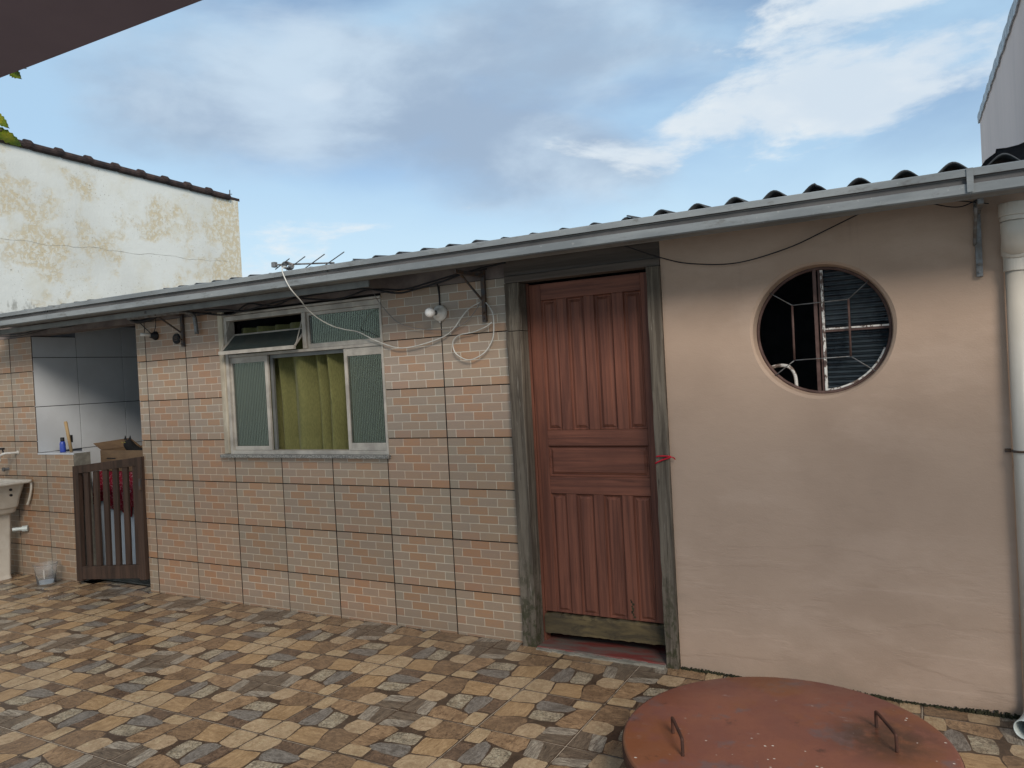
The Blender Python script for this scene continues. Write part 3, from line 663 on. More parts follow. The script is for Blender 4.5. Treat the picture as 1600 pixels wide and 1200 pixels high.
# awning light standing open, left
aw = sub('awning_sash', win)
def sheet_box(bm, P, thick, axis=Vector((0, 1, 0.6)).normalized()):
    vs = [bm.verts.new(Vector(p)) for p in P]; ws = [bm.verts.new(Vector(p) + axis * thick) for p in P]
    bm.faces.new(vs); bm.faces.new(ws[::-1])
    for i in range(len(P)): bm.faces.new((vs[i], ws[i], ws[(i + 1) % len(P)], vs[(i + 1) % len(P)]))
b = B(); ta, tb = Vector((-1.940, 0.055, 2.045)), Vector((-1.200, 0.055, 2.045)); ba, bb_ = Vector((-1.945, -0.085, 1.908)), Vector((-1.195, -0.085, 1.908))
tube(b, [ta, ba], 0.008, 6); tube(b, [tb, bb_], 0.008, 6); box(b, -1.953, -1.187, -0.098, -0.078, 1.893, 1.919); tube(b, [ta, tb], 0.007, 6)
tube(b, [(-1.951, 0.02, 2.145), (-1.951, -0.07, 1.925)], 0.004, 6); tube(b, [(-1.19, 0.0, 2.10), (-1.19, -0.07, 1.925)], 0.004, 6)
awf = mk('awning_frame', b, 'alu', aw)
b = B(); sheet_box(b, [ta, tb, bb_, ba], 0.004); mk('awning_pane', b, 'glass_awning', aw)
# curtain drawn behind the sliding sashes
bm = B(); n = 240; A_, B_ = [], []
for i in range(n + 1):
    t_ = i / n; x_ = -1.95 + 1.48 * t_
    ph = t_ * 58 + 1.3 * math.sin(t_ * 9) + 0.8 * math.sin(t_ * 23)
    y_ = 0.135 + 0.060 * math.sin(ph) + 0.022 * math.sin(ph * 0.43 + 1)
    A_.append([]) 
    for k in range(9):
        z_ = 1.145 + 0.95 * k / 8
        A_[-1].append(bm.verts.new((x_ + 0.006 * math.sin(k + ph), y_ * (1 - 0.04 * k) + 0.02, z_)))
for i in range(n):
    for k in range(8): bm.faces.new((A_[i][k], A_[i + 1][k], A_[i + 1][k + 1], A_[i][k + 1]))
bmesh.ops.solidify(bm, geom=bm.faces[:], thickness=0.0015)
o = mk('curtain', bm, 'curtain', None, smooth=True, origin=(-1.03, 0.14, 2.1)); tag(o, 'olive green curtain hanging in folds behind the open sliding window', 'curtain')
# room behind the window
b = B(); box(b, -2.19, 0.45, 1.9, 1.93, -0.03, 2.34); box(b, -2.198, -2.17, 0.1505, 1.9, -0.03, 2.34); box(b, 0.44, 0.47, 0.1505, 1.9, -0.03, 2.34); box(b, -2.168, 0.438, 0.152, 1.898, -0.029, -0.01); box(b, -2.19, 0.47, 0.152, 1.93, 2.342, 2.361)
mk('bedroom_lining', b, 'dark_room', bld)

# ---- plaster wall with the round window
PY = -0.030
RC = Vector((2.262, PY, 1.768)); RO, RI = 0.340, 0.319
b = B()
x0, x1, z0, z1 = 1.468, 3.036, -0.06, 2.36
N = 96
outer, bevr, inner, back = [], [], [], []
for k in range(N):
    a_ = 2 * math.pi * k / N; cx_, sz = math.cos(a_), math.sin(a_)
    wob = 1 + 0.006 * math.sin(3 * a_ + 1) + 0.004 * math.sin(7 * a_)
    outer.append(b.verts.new((RC.x + cx_ * RO * wob * 1.0, PY, RC.z + sz * RO * wob)))
    bevr.append(b.verts.new((RC.x + cx_ * (RO - 0.014), PY + 0.012, RC.z + sz * (RO - 0.014))))
    inner.append(b.verts.new((RC.x + cx_ * RI, PY + 0.075, RC.z + sz * RI)))
    back.append(b.verts.new((RC.x + cx_ * RI, PY + 0.16, RC.z + sz * RI)))
def ray(k):
    a_ = 2 * math.pi * k / N; cx_, sz = math.cos(a_), math.sin(a_); t_ = 1e9
    if cx_ > 1e-9: t_ = min(t_, (x1 - RC.x) / cx_)
    if cx_ < -1e-9: t_ = min(t_, (x0 - RC.x) / cx_)
    if sz > 1e-9: t_ = min(t_, (z1 - RC.z) / sz)
    if sz < -1e-9: t_ = min(t_, (z0 - RC.z) / sz)
    return (RC.x + cx_ * t_, RC.z + sz * t_)
corn = [(x1, z1), (x0, z1), (x0, z0), (x1, z0)]
rim = [b.verts.new((ray(k)[0], PY, ray(k)[1])) for k in range(N)]
cv = {c_: b.verts.new((c_[0], PY, c_[1])) for c_ in corn}
for k in range(N):
    j = (k + 1) % N
    for A_, B_ in ((outer, bevr), (bevr, inner), (inner, back)): b.faces.new((A_[k], A_[j], B_[j], B_[k]))
    pa, pb = rim[k].co, rim[j].co
    cs = [c_ for c_ in corn if min(pa.x, pb.x) - 1e-6 <= c_[0] <= max(pa.x, pb.x) + 1e-6 and min(pa.z, pb.z) - 1e-6 <= c_[1] <= max(pa.z, pb.z) + 1e-6 and abs(pa.x - pb.x) > 1e-6 and abs(pa.z - pb.z) > 1e-6]
    if cs: b.faces.new((outer[k], rim[k], cv[cs[0]], rim[j], outer[j]))
    else: b.faces.new((outer[k], rim[k], rim[j], outer[j]))
# edges of the plaster slab
for (xa, za), (xb, zb) in ((corn[0], corn[3]), (corn[1], corn[2])):
    b.faces.new([b.verts.new(p) for p in ((xa, PY, za), (xb, PY, zb), (xb, PY + 0.16, zb), (xa, PY + 0.16, za))])
pw = mk('plaster_wall', b, 'plaster', bld)
for p in pw.data.polygons: p.use_smooth = False
b = B(); box(b, 3.037, 3.6, 0.05, 0.12, -0.06, 2.36); mk('set_back_wall', b, 'plaster', bld)
# dark dirt line along the foot of the plaster
b = B(); x = 1.47
while x < 3.03:
    w = random.uniform(0.003, 0.008); h = random.uniform(0.006, 0.015) * (1.1 + 0.5 * math.sin(x * 9)) * (1.2 if x > 1.9 else 0.7)
    zg = GZ - 0.010 * (x - 0.5); box(b, x, x + w, PY - random.uniform(0.004, 0.020), PY - 0.001, zg + 0.0005, zg + h); x += w
mk('damp_dirt_line', b, 'moss', bld)
# room behind the round window
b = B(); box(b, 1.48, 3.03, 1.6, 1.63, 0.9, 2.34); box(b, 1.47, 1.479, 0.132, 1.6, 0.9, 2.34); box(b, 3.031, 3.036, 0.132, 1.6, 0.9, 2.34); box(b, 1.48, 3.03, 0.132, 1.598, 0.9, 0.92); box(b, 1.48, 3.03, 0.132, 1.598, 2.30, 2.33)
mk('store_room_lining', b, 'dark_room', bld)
rw = sub('round_window', bld)
def ring(rm, r_, y, a0=0, a1=360, n=72):
    return [(RC.x + rm * math.cos(R(a0 + (a1 - a0) * k / n)), y, RC.z + rm * math.sin(R(a0 + (a1 - a0) * k / n))) for k in range(n + 1)]
b = B(); tube(b, ring(RI - 0.006, 0, 0.052), 0.009, 8, cap=False); mk('ring_frame', b, 'rustframe', rw, smooth=True)
b = B(); tube(b, ring(RI - 0.018, 0, 0.062, -88, -20), 0.007, 6); mk('leaf_edge', b, 'chipped_white', rw, smooth=True)
b = B(); box(b, 2.229, 2.245, 0.045, 0.065, RC.z - 0.314, RC.z + 0.314); mk('mullion', b, 'rustframe', rw)
b = B(); box(b, 2.252, 2.262, 0.060, 0.085, RC.z - 0.312, RC.z + 0.312); mk('mullion', b, 'rustframe', rw)
b = B(); box(b, 2.264, 2.276, 0.055, 0.080, RC.z - 0.310, RC.z + 0.308); o = mk('leaf_stile', b, 'chipped', rw); tag(o, 'upright with flaking white paint')
b = B(); box(b, 2.277, 2.574, 0.055, 0.078, RC.z - 0.010, RC.z + 0.010); mk('leaf_rail', b, 'rustframe', rw)
b = B(); box(b, 2.277, 2.574, 0.052, 0.0548, RC.z + 0.002, RC.z + 0.010); mk('leaf_rail_chip', b, 'chipped', rw)
# ribbed half-round panes (clipped to the circle)
for (za, zb) in ((RC.z + 0.012, RC.z + 0.305), (RC.z - 0.305, RC.z - 0.012)):
    bm = B(); n = 84
    prev = None
    for i in range(n + 1):
        z = za + (zb - za) * i / n; half = math.sqrt(max(0.0, (RI - 0.012) ** 2 - (z - RC.z) ** 2))
        xr = RC.x + half; y = 0.074 - 0.010 * abs(math.sin(math.pi * i / n * 12)) 
        if xr <= 2.278: xr = 2.279
        cur = (bm.verts.new((2.277, y, z)), bm.verts.new((xr, y, z)))
        if prev: bm.faces.new((prev[0], prev[1], cur[1], cur[0]))
        prev = cur
    bmesh.ops.solidify(bm, geom=bm.faces[:], thickness=0.003)
    mk('pane', bm, 'glass_round', rw, smooth=False)
b = B(); h = [(2.03, 1.984), (2.128, 1.909), (2.392, 1.917), (2.127, 1.621), (2.391, 1.626)]
Yb = 0.030
for p, q in (((2.010, 1.986), (2.128, 1.905)), ((2.128, 1.905), (2.392, 1.912)), ((2.392, 1.912), (2.490, 1.998)), ((2.128, 1.905), (2.127, 1.625)), ((2.392, 1.912), (2.391, 1.630)), ((2.127, 1.625), (2.391, 1.630)), ((2.127, 1.625), (2.020, 1.545)), ((2.391, 1.630), (2.498, 1.552))):
    bb = B(); vert = abs(p[0] - q[0]) < 0.01
    tube(bb, [(p[0], Yb, p[1]), (q[0], Yb, q[1])], 0.006 if vert else 0.0028, 6)
    mk('grille_bar', bb, 'rustframe' if vert else 'galv', rw, smooth=True)
b.free()
b = B(); tube(b, catmull([(1.990, 0.12, 1.592), (2.04, 0.12, 1.602), (2.085, 0.12, 1.592), (2.110, 0.12, 1.555), (2.117, 0.12, 1.50), (2.117, 0.12, 1.40)]), 0.009, 8)
o = mk('faucet_pipe', b, 'chipped_white', None, smooth=True); tag(o, 'bent white-flaked metal pipe end seen low inside the round window', 'pipe')

# ---- door and its frame
df = sub('door_frame', bld)
def rough_bar(name, x0, x1, y0, y1, z0, z1, mat, n=26, amp=0.003, lab=None):
    bm = B(); rings = []
    for i in range(n + 1):
        z = z0 + (z1 - z0) * i / n
        f = lambda: random.uniform(-amp, amp)
        rings.append([bm.verts.new(p) for p in ((x0 + f(), y0 + f(), z), (x1 + f(), y0 + f(), z), (x1 + 0, y1, z), (x0, y1, z))])
    for A_, B_ in zip(rings, rings[1:]):
        for k in range(4): bm.faces.new((A_[k], A_[(k + 1) % 4], B_[(k + 1) % 4], B_[k]))
    bm.faces.new(rings[0]); bm.faces.new(rings[-1])
    o = mk(name, bm, mat, df, bevel=0.003)
    if lab: tag(o, lab)
    return o
rough_bar('jamb', 0.4975, 0.592, -0.045, 0.060, -0.022, 1.888, 'grey_v')
rough_bar('jamb', 0.4975, 0.592, -0.043, 0.060, 1.891, 2.178, 'grey_v', 6)
rough_bar('jamb', 1.392, 1.4665, -0.052, 0.060, -0.028, 2.178, 'grey_v')
b = B(); box(b, 0.4975, 1.4665, -0.040, 0.060, 2.180, 2.222); mk('lintel', b, 'grey_h', df, bevel=0.004)
b = B(); box(b, 0.4885, 1.4670, -0.022, 0.12, 2.2235, 2.36); mk('head_board', b, 'grey_h', df, bevel=0.003)
b = B(); box(b, 0.4975, 0.604, 0.0605, 0.13, -0.022, 2.178); box(b, 1.378, 1.4665, 0.0605, 0.13, -0.03, 2.178)
mk('rebate', b, 'door_v', df, bevel=0.002)
b = B(); box(b, 0.592, 1.392, -0.045, 0.30, -0.034, -0.008); o = mk('threshold', b, 'threshold', df, bevel=0.004)
b = B()
for k in range(22):
    x_ = 0.60 + k * 0.036; box(b, x_, x_ + 0.0355, -0.075 - random.uniform(0, 0.012), -0.046, -0.034, -0.012 + random.uniform(-0.004, 0.001))
mk('cement_lip', b, 'cement', df)
door = sub('door', bld)
DY = 0.068
def dbox(name, x0, x1, z0, z1, mat, y0=DY, y1=DY + 0.035):
    b = B(); box(b, x0, x1, y0, y1, z0, z1); return mk(name, b, mat, door, bevel=0.0018)
DX0, DX1 = 0.606, 1.376
px = [(0.684, 0.786), (0.853, 0.961), (1.027, 1.138), (1.207, 1.314)]
dbox('stile', DX0, px[0][0] - 0.0005, 0.175, 2.166, 'door_v'); dbox('stile', px[3][1] + 0.0005, DX1, 0.175, 2.166, 'door_v')
dbox('rail', px[0][0], px[3][1], 2.068, 2.166, 'door_h'); dbox('rail', px[0][0], px[3][1], 1.186, 1.280, 'door_h'); dbox('rail', px[0][0], px[3][1], 0.898, 1.000, 'door_h')
for a_, c_ in zip(px, px[1:]):
    dbox('muntin', a_[1] + 0.0005, c_[0] - 0.0005, 1.281, 2.067, 'door_v'); dbox('muntin', a_[1] + 0.0005, c_[0] - 0.0005, 0.175, 0.897, 'door_v')
def panel(x0, x1, z0, z1, mat):
    bm = B(); x0 += 0.0008; x1 -= 0.0008; z0 += 0.0008; z1 -= 0.0008
    L = [(0, 0.002), (0.006, 0.012), (0.012, 0.013), (0.014, 0.010), (0.026, 0.003), (0.028, 0.0005)]
    rs = []
    for e, dy in L: rs.append([bm.verts.new(p) for p in ((x0 + e, DY + dy, z0 + e), (x1 - e, DY + dy, z0 + e), (x1 - e, DY + dy, z1 - e), (x0 + e, DY + dy, z1 - e))])
    for A_, B_ in zip(rs, rs[1:]):
        for k in range(4): bm.faces.new((A_[k], A_[(k + 1) % 4], B_[(k + 1) % 4], B_[k]))
    bm.faces.new(rs[-1])
    bk = [bm.verts.new((v.co.x, DY + 0.034, v.co.z)) for v in rs[0]]
    for k in range(4): bm.faces.new((rs[0][k], rs[0][(k + 1) % 4], bk[(k + 1) % 4], bk[k]))
    bm.faces.new(bk)
    mk('door_panel', bm, mat, door)
for a_, c_ in px: panel(a_, c_, 1.281, 2.067, 'door_v'); panel(a_, c_, 0.175, 0.897, 'door_v')
panel(px[0][0], px[3][1], 1.001, 1.185, 'door_h')
bm = B(); n = 30; rs = []
for i in range(n + 1):
    x_ = DX0 + 0.002 + (DX1 - DX0 - 0.006) * i / n
    zt = 0.166 + random.uniform(-0.007, 0.006); zb = 0.048 + 0.010 * i / n + random.uniform(-0.003, 0.003)
    rs.append([bm.verts.new(p) for p in ((x_, 0.048, zb), (x_, 0.046, zt - 0.012), (x_, 0.060, zt), (x_, 0.10, zt), (x_, 0.10, zb))])
for A_, B_ in zip(rs, rs[1:]):
    for k in range(5): bm.faces.new((A_[k], A_[(k + 1) % 5], B_[(k + 1) % 5], B_[k]))
bm.faces.new(rs[0]); bm.faces.new(rs[-1])
o = mk('kick_board', bm, 'rotten', door); tag(o, 'rotten grey-brown board along the door foot')
b = B(); lathe(b, [(0, 0), (0.006, 0.002), (0.008, 0.01), (0.006, 0.016), (0, 0.018)], (0, 0, 0), 10); b.free()
# rotten patch low on the door: charred notch slivers
b = B()
for k in range(9):
    x_ = 1.166 + random.uniform(-0.010, 0.012); z_ = 0.19 + k * 0.012
    box(b, x_, x_ + random.uniform(0.005, 0.013), DY - 0.0015, DY + 0.002, z_, z_ + random.uniform(0.008, 0.016))
mk('rot_hole', b, 'moss', door)

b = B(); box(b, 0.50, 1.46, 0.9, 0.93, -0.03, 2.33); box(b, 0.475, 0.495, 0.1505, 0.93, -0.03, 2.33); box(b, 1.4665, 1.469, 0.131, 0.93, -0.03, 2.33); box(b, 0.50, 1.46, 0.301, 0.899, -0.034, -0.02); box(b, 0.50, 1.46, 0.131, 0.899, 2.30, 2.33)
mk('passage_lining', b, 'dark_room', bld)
# ---- roof of corrugated sheets
roof = sub('roof', bld)
slope = 0.095
def rz(y, x): return 2.3585 + 0.0145 * max(0.0, x - 1.0) + (y + 0.40) * slope
def corr(x0, nw, y0, y1, dz=0.0):
    bm = B(); P = 0.1775; n = nw * 14; ys = [y0, y1]; rws = []
    for s in (0, 1):
        r0 = []
        for y in ys:
            r0.append([bm.verts.new((x0 + P * nw * i / n, y, rz(y, x0 + P * nw * i / n) + 0.0270 * math.cos(2 * math.pi * i / 14) + dz - s * 0.007)) for i in range(n + 1)])
        rws.append(r0)
    for s in (0, 1):
        for i in range(n): bm.faces.new((rws[s][0][i], rws[s][0][i + 1], rws[s][1][i + 1], rws[s][1][i]))
    for i in range(n):
        bm.faces.new((rws[0][0][i], rws[0][0][i + 1], rws[1][0][i + 1], rws[1][0][i])); bm.faces.new((rws[0][1][i], rws[0][1][i + 1], rws[1][1][i + 1], rws[1][1][i]))
    bm.faces.new((rws[0][0][0], rws[0][1][0], rws[1][1][0], rws[1][0][0])); bm.faces.new((rws[0][0][-1], rws[0][1][-1], rws[1][1][-1], rws[1][0][-1]))
    return bm
# crests fall at x = CX + k*0.1775
CX = 2.845 + 0.03 - 43 * 0.1775
k = 0
i = 0
while CX + k * 0.1775 < 3.35:
    xs = CX + k * 0.17755
    nw = min(5, int(round((3.47 - xs) / 0.1775)))
    if nw < 1: break
    o = mk('roof_sheet', corr(xs - 0.03, nw, -0.405 - random.uniform(0, 0.012), 2.6, 0.0085 * (i % 2)), 'roofsheet', roof, smooth=True)
    k += nw; i += 1
b = B(); box(b, -6.4, 3.3, 0.155, 0.20, 2.338, 2.365); box(b, -6.4, 3.3, 0.004, 0.05, 2.3605, 2.366); mk('purlin', b, 'grey_h', roof)

# ---- gutter
gut = sub('gutter', bld)
def gutter_run(x0, x1, parent, dz=0.0):
    prof = [(-0.458, 2.366), (-0.462, 2.362), (-0.462, 2.334), (-0.446, 2.328), (-0.446, 2.310), (-0.458, 2.304), (-0.458, 2.266), (-0.450, 2.260), (-0.335, 2.260), (-0.335, 2.350), (-0.340, 2.350), (-0.340, 2.265), (-0.448, 2.265), (-0.452, 2.306), (-0.440, 2.312), (-0.440, 2.325), (-0.456, 2.332), (-0.456, 2.360)]
    bm = B(); n = max(2, int((x1 - x0) / 0.35)); rs = []
    for i in range(n + 1):
        x_ = x0 + (x1 - x0) * i / n; wy = 0.0016 * math.sin(x_ * 2.7) + random.uniform(-0.001, 0.001); wz = 0.0016 * math.sin(x_ * 1.3 + 1) + dz + (0.016 if x_ < -2 else 0.016 * max(0, min(1, (0.5 - x_) / 3))) * 0.7
        rs.append([bm.verts.new((x_, y + wy, z + wz)) for y, z in prof])
    m = len(prof)
    for A_, B_ in zip(rs, rs[1:]):
        for k in range(m):
            f = bm.faces.new((A_[k], A_[(k + 1) % m], B_[(k + 1) % m], B_[k])); f.material_index = 1 if k in (2, 3, 4) else 0
    bm.faces.new(rs[0]); bm.faces.new(rs[-1])
    return mk('gutter_length', bm, ['zinc', 'zinc_groove'], parent)
xs = [-6.4, -3.5, -0.52, 2.905, 3.45]
for a_, c_ in zip(xs, xs[1:]): gutter_run(a_ + 0.001, c_ - 0.001, gut)
for x_ in (2.905,):
    b = B(); 
    box(b, x_ - 0.012, x_ + 0.012, -0.4655, -0.4635, 2.268, 2.364); mk('gutter_joint', b, 'zinc', gut)
b = B(); box(b, -6.3, -0.3, -0.332, -0.318, 2.222, 2.262); mk('eave_batten', b, 'alu_dark', gut)
b = B(); box(b, -6.4, 3.4, -0.31, -0.27, 2.320, 2.345); mk('eave_rail', b, 'grey_h', gut)
for x_, zl in ((0.335, 1.963), (-2.445, 1.99), (2.945, 1.957)):
    br = sub('gutter_bracket', gut); mm = 'iron' if x_ < 2 else 'galv'; px_ = PY if x_ > 2 else -0.002
    b = B(); box(b, x_ - 0.013, x_ + 0.013, px_ - 0.022, px_ - 0.001, zl, 2.30); mk('upright', b, mm, br, bevel=0.001)
    b = B(); box(b, x_ - 0.011, x_ + 0.011, -0.334, px_ - 0.003, 2.236, 2.257); mk('arm', b, mm, br)
    b = B(); tube(b, [(x_ - 0.014, -0.25, 2.240), (x_ - 0.014, px_ - 0.012, 2.10)], 0.007, 6); mk('brace', b, mm, br)
    b = B(); tube(b, [(x_, px_ - 0.024, zl + 0.02), (x_, px_ - 0.034, zl + 0.02)], 0.006, 6); tube(b, [(x_, px_ - 0.024, zl + 0.055), (x_, px_ - 0.038, zl + 0.055)], 0.007, 6); mk('bolt', b, mm, br)

# ================================================================== downpipe
dp = thing('downpipe', 'off-white rain downpipe with a bulging elbow beside the plaster wall', 'pipe', (3.080, -0.06, 0))
b = B(); tube(b, [(3.078, -0.135, 2.252), (3.078, -0.135, 2.196)], 0.060, 28); tube(b, [(3.078, -0.135, 2.196), (3.078, -0.135, 2.175)], 0.056, 28); mk('collar', b, 'pvc', dp, smooth=False, bevel=0.003)
b = B(); tube(b, catmull([(3.078, -0.135, 2.170), (3.078, -0.135, 2.13), (3.079, -0.115, 2.095), (3.080, -0.078, 2.07), (3.080, -0.062, 2.04)], 5), [0.055] * 6 + [0.054] * 15, 28); mk('elbow', b, 'pvc', dp, smooth=True)
b = B(); tube(b, [(3.080, -0.062, 2.05), (3.080, -0.062, 1.965)], 0.047, 28); mk('collar', b, 'pvc', dp, bevel=0.003)
b = B(); tube(b, [(3.080, -0.060, 1.964), (3.080, -0.058, 0.055)], 0.041, 28); mk('pipe_length', b, 'pvc', dp, smooth=True)
b = B(); tube(b, [(3.080 + 0.0445 * math.cos(R(a_)), -0.059 + 0.0445 * math.sin(R(a_)), 1.172) for a_ in range(0, 361, 15)], 0.0055, 6, cap=False); box(b, 3.010, 3.034, -0.040, -0.031, 1.164, 1.180); mk('clamp', b, 'iron', dp)
b = B()
path = catmull([(3.080, -0.058, 0.07), (3.078, -0.065, 0.030), (3.068, -0.110, 0.008), (3.045, -0.19, 0.006), (3.018, -0.255, 0.006)], 5)
r1 = tube(b, path, 0.041, 24, cap=False); r2 = tube(b, path, 0.037, 24, cap=False)
for k in range(24): b.faces.new((r1[-1][k], r1[-1][(k + 1) % 24], r2[-1][(k + 1) % 24], r2[-1][k]))
mk('spout', b, 'pvc_grey', dp, smooth=True)

# ================================================================== wooden gate
gt = thing('wooden_gate', 'dark brown slatted wooden gate sagging in the kitchen opening', 'gate', (-3.06, -0.02, 0))
def gsh(co):
    # sag: the free left end has dropped and the uprights lean with it
    x_, y, z = co; u = x_ + 3.045
    return Vector((x_ + 0.034 * (0.5 - z) * -0.9 , y, z + u * 0.094))
def gb(name, x0, x1, z0, z1, y0=-0.030, y1=0.010):
    b = B(); box(b, x0, x1, y0, y1, z0, z1, 0, gsh); return mk(name, b, 'gate', gt, bevel=0.003)
gb('stile', -4.005, -3.925, 0.086, 1.115); gb('stile', -3.125, -3.045, 0.086, 1.115)
gb('rail', -3.924, -3.126, 1.045, 1.114); gb('rail', -3.924, -3.126, 0.100, 0.215)
sx = [-3.845, -3.700, -3.565, -3.430, -3.300, -3.190]
for x_ in [-3.86 + k * 0.136 for k in range(6)]: gb('slat', x_, x_ + 0.066, 0.216, 1.044, -0.022, 0.0)
b = B(); box(b, -3.062, -3.040, -0.042, -0.031, 0.84, 0.93); mk('hinge', b, 'iron', gt)

# ================================================================== things in the kitchen
wm = thing('washing_machine', 'white washing machine behind the slats of the brown gate', 'washing machine', (-3.75, 0.62, 0))
b = B(); box(b, -4.13, -3.48, 0.28, 0.84, 0.03, 0.905); mk('body', b, 'enamel', wm, bevel=0.015)
b = B(); box(b, -4.125, -3.485, 0.285, 0.84, 0.906, 0.925); mk('lid', b, 'enamel', wm, bevel=0.006)
b = B(); box(b, -4.10, -3.51, 0.272, 0.2795, 0.80, 0.87); mk('control_panel', b, 'beigeplate', wm)
for x_ in (-4.08, -3.53):
    b = B(); tube(b, [(x_, 0.33, GZ), (x_, 0.33, 0.03)], 0.02, 10); mk('foot', b, 'black', wm)
bm = B(); n = 44; f0, f1, f2 = [], [], []
for i in range(n + 1):
    t_ = i / n; x_ = -4.15 + 0.70 * t_; drop = 0.60 + 0.07 * math.sin(t_ * 5 + 0.4) + (0.10 if t_ > 0.8 else 0) - 0.05 * (0.3 < t_ < 0.55)
    w_ = 0.010 * math.sin(t_ * 34)
    f0.append(bm.verts.new((x_, 0.84, 0.930))); f1.append(bm.verts.new((x_, 0.262 + w_ * 0.2, 0.932))); f2.append(bm.verts.new((x_, 0.238 + w_, drop)))
for i in range(n):
    bm.faces.new((f0[i], f0[i + 1], f1[i + 1], f1[i])); bm.faces.new((f1[i], f1[i + 1], f2[i + 1], f2[i]))
bmesh.ops.solidify(bm, geom=bm.faces[:], thickness=0.003)
o = mk('floral_cloth', bm, 'redcloth', None, smooth=True); tag(o, 'deep red floral cloth hanging over the washing machine behind the gate', 'cloth')
cb = thing('cardboard_box', 'open brown cardboard box on the red cloth above the gate', 'box', (-3.85, 0.45, 0.94))
b = B(); X0, X1, Y0, Yb2, Z0, Z1 = -4.08, -3.46, 0.30, 0.72, 0.940, 1.13
box(b, X0, X1, Y0, Y0 + 0.004, Z0, Z1); box(b, X0, X1, Yb2, Yb2 + 0.004, Z0, Z1); box(b, X0, X0 + 0.004, Y0 + 0.004, Yb2, Z0, Z1); box(b, X1 - 0.004, X1, Y0 + 0.004, Yb2, Z0, Z1); box(b, X0 + 0.004, X1 - 0.004, Y0 + 0.004, Yb2, Z0, Z0 + 0.004)
mk('carton', b, 'card', cb)
b = B(); sheet_box(b, [(X0, Y0 + 0.01, Z1), (X0, Yb2 - 0.01, Z1), (X0 - 0.13, Yb2 - 0.02, Z1 + 0.075), (X0 - 0.13, Y0 + 0.02, Z1 + 0.06)], 0.004, Vector((0.4, 0, 1)).normalized()); mk('flap', b, 'card', cb)
b = B(); sheet_box(b, [(X0 + 0.01, Yb2, Z1), (X1 - 0.01, Yb2, Z1), (X1 - 0.02, Yb2 + 0.08, Z1 + 0.07), (X0 + 0.02, Yb2 + 0.08, Z1 + 0.075)], 0.004); mk('flap', b, 'card', cb)
b = B(); box(b, -3.99, -3.86, Y0 - 0.0006, Y0 - 0.0001, 1.05, 1.06); mk('print_patch', b, 'black', cb)
# cat: head and back above the box rim
def skin_obj(name, verts, edges, radii, mat, parent=None, sub_=2):
    me = bpy.data.meshes.new(name); base = wloc(parent) if parent else Vector()
    me.from_pydata([Vector(v) - base for v in verts], edges, []); o = bpy.data.objects.new(name, me); COL.objects.link(o)
    if parent: o.parent = parent
    sk = o.modifiers.new('skin', 'SKIN')
    for v, r_ in zip(me.skin_vertices[0].data, radii): v.radius = (r_, r_) if not isinstance(r_, tuple) else r_
    me.skin_vertices[0].data[0].use_root = True
    ss = o.modifiers.new('sub', 'SUBSURF'); ss.levels = ss.render_levels = sub_
    me.materials.append(MT[mat])
    return o
ct = thing('cat', 'black cat peering over the rim of the cardboard box, ears up', 'cat', (-3.68, 0.46, 0.95))
hx, hy, hz = -3.745, 0.335, 1.195
skin_obj('cat_body', [(-3.50, 0.56, 1.03), (-3.60, 0.52, 1.055), (-3.68, 0.45, 1.06), (-3.72, 0.39, 1.10), (hx, hy + 0.025, hz - 0.005), (hx + 0.004, hy - 0.018, hz - 0.012), (-3.70, 0.37, 1.02), (-3.71, 0.35, 0.96), (-3.65, 0.44, 1.0), (-3.64, 0.42, 0.955), (-3.47, 0.62, 0.99), (-3.50, 0.66, 0.96), (-3.56, 0.68, 0.955)],
         [(0, 1), (1, 2), (2, 3), (3, 4), (4, 5), (2, 6), (6, 7), (2, 8), (8, 9), (0, 10), (10, 11), (11, 12)], [0.062, 0.075, 0.065, 0.046, 0.060, 0.036, 0.024, 0.018, 0.026, 0.020, 0.014, 0.012, 0.010], 'fur', ct)
for s in (-1, 1):
    b = B(); e = Vector((hx + s * 0.030, hy + 0.022, hz + 0.026)); vs = [b.verts.new(e + Vector(p)) for p in ((-0.020, -0.008, 0), (0.020, -0.008, 0), (0, 0.012, 0), (s * 0.008, 0, 0.042))]
    for f in ((0, 1, 3), (1, 2, 3), (2, 0, 3), (0, 2, 1)): b.faces.new([vs[q] for q in f])
    mk('ear', b, 'fur', ct)
    b = B(); bmesh.ops.create_icosphere(b, subdivisions=2, radius=0.0055, matrix=Matrix.Translation((hx + s * 0.019 + 0.008, hy - 0.030, hz + 0.006))); mk('eye', b, 'eye', ct, smooth=True)
# bottle, stick, socket on the ledge
bt = thing('spray_bottle', 'blue plastic bottle with dark cap on the white ledge', 'bottle', (-4.30, 0.075, 1.137))
b = B(); lathe(b, [(0, 0), (0.024, 0.0), (0.026, 0.006), (0.025, 0.075), (0.020, 0.095), (0.016, 0.10), (0, 0.10)], (-4.285, 0.075, 1.1375), 20); mk('body', b, 'blue', bt, smooth=True)
b = B(); lathe(b, [(0.017, 0), (0.018, 0.002), (0.017, 0.035), (0.0, 0.037)], (-4.285, 0.075, 1.238), 16); mk('cap', b, 'black', bt, smooth=True)
bt.rotation_euler = (0, 0, 0)
bs = thing('broom_stick', 'pale wooden stick leaning up from the white ledge beside the blue bottle', 'stick', (-4.20, 0.10, 1.137))
b = B(); tube(b, [(-4.198, 0.10, 1.1375), (-4.235, 0.085, 1.412)], 0.014, 12); mk('shaft', b, 'stick', bs, smooth=True)
b = B(); tube(b, [(-4.235, 0.085, 1.4125), (-4.2355, 0.0848, 1.420)], 0.012, 12); mk('end_cap', b, 'stick', bs)
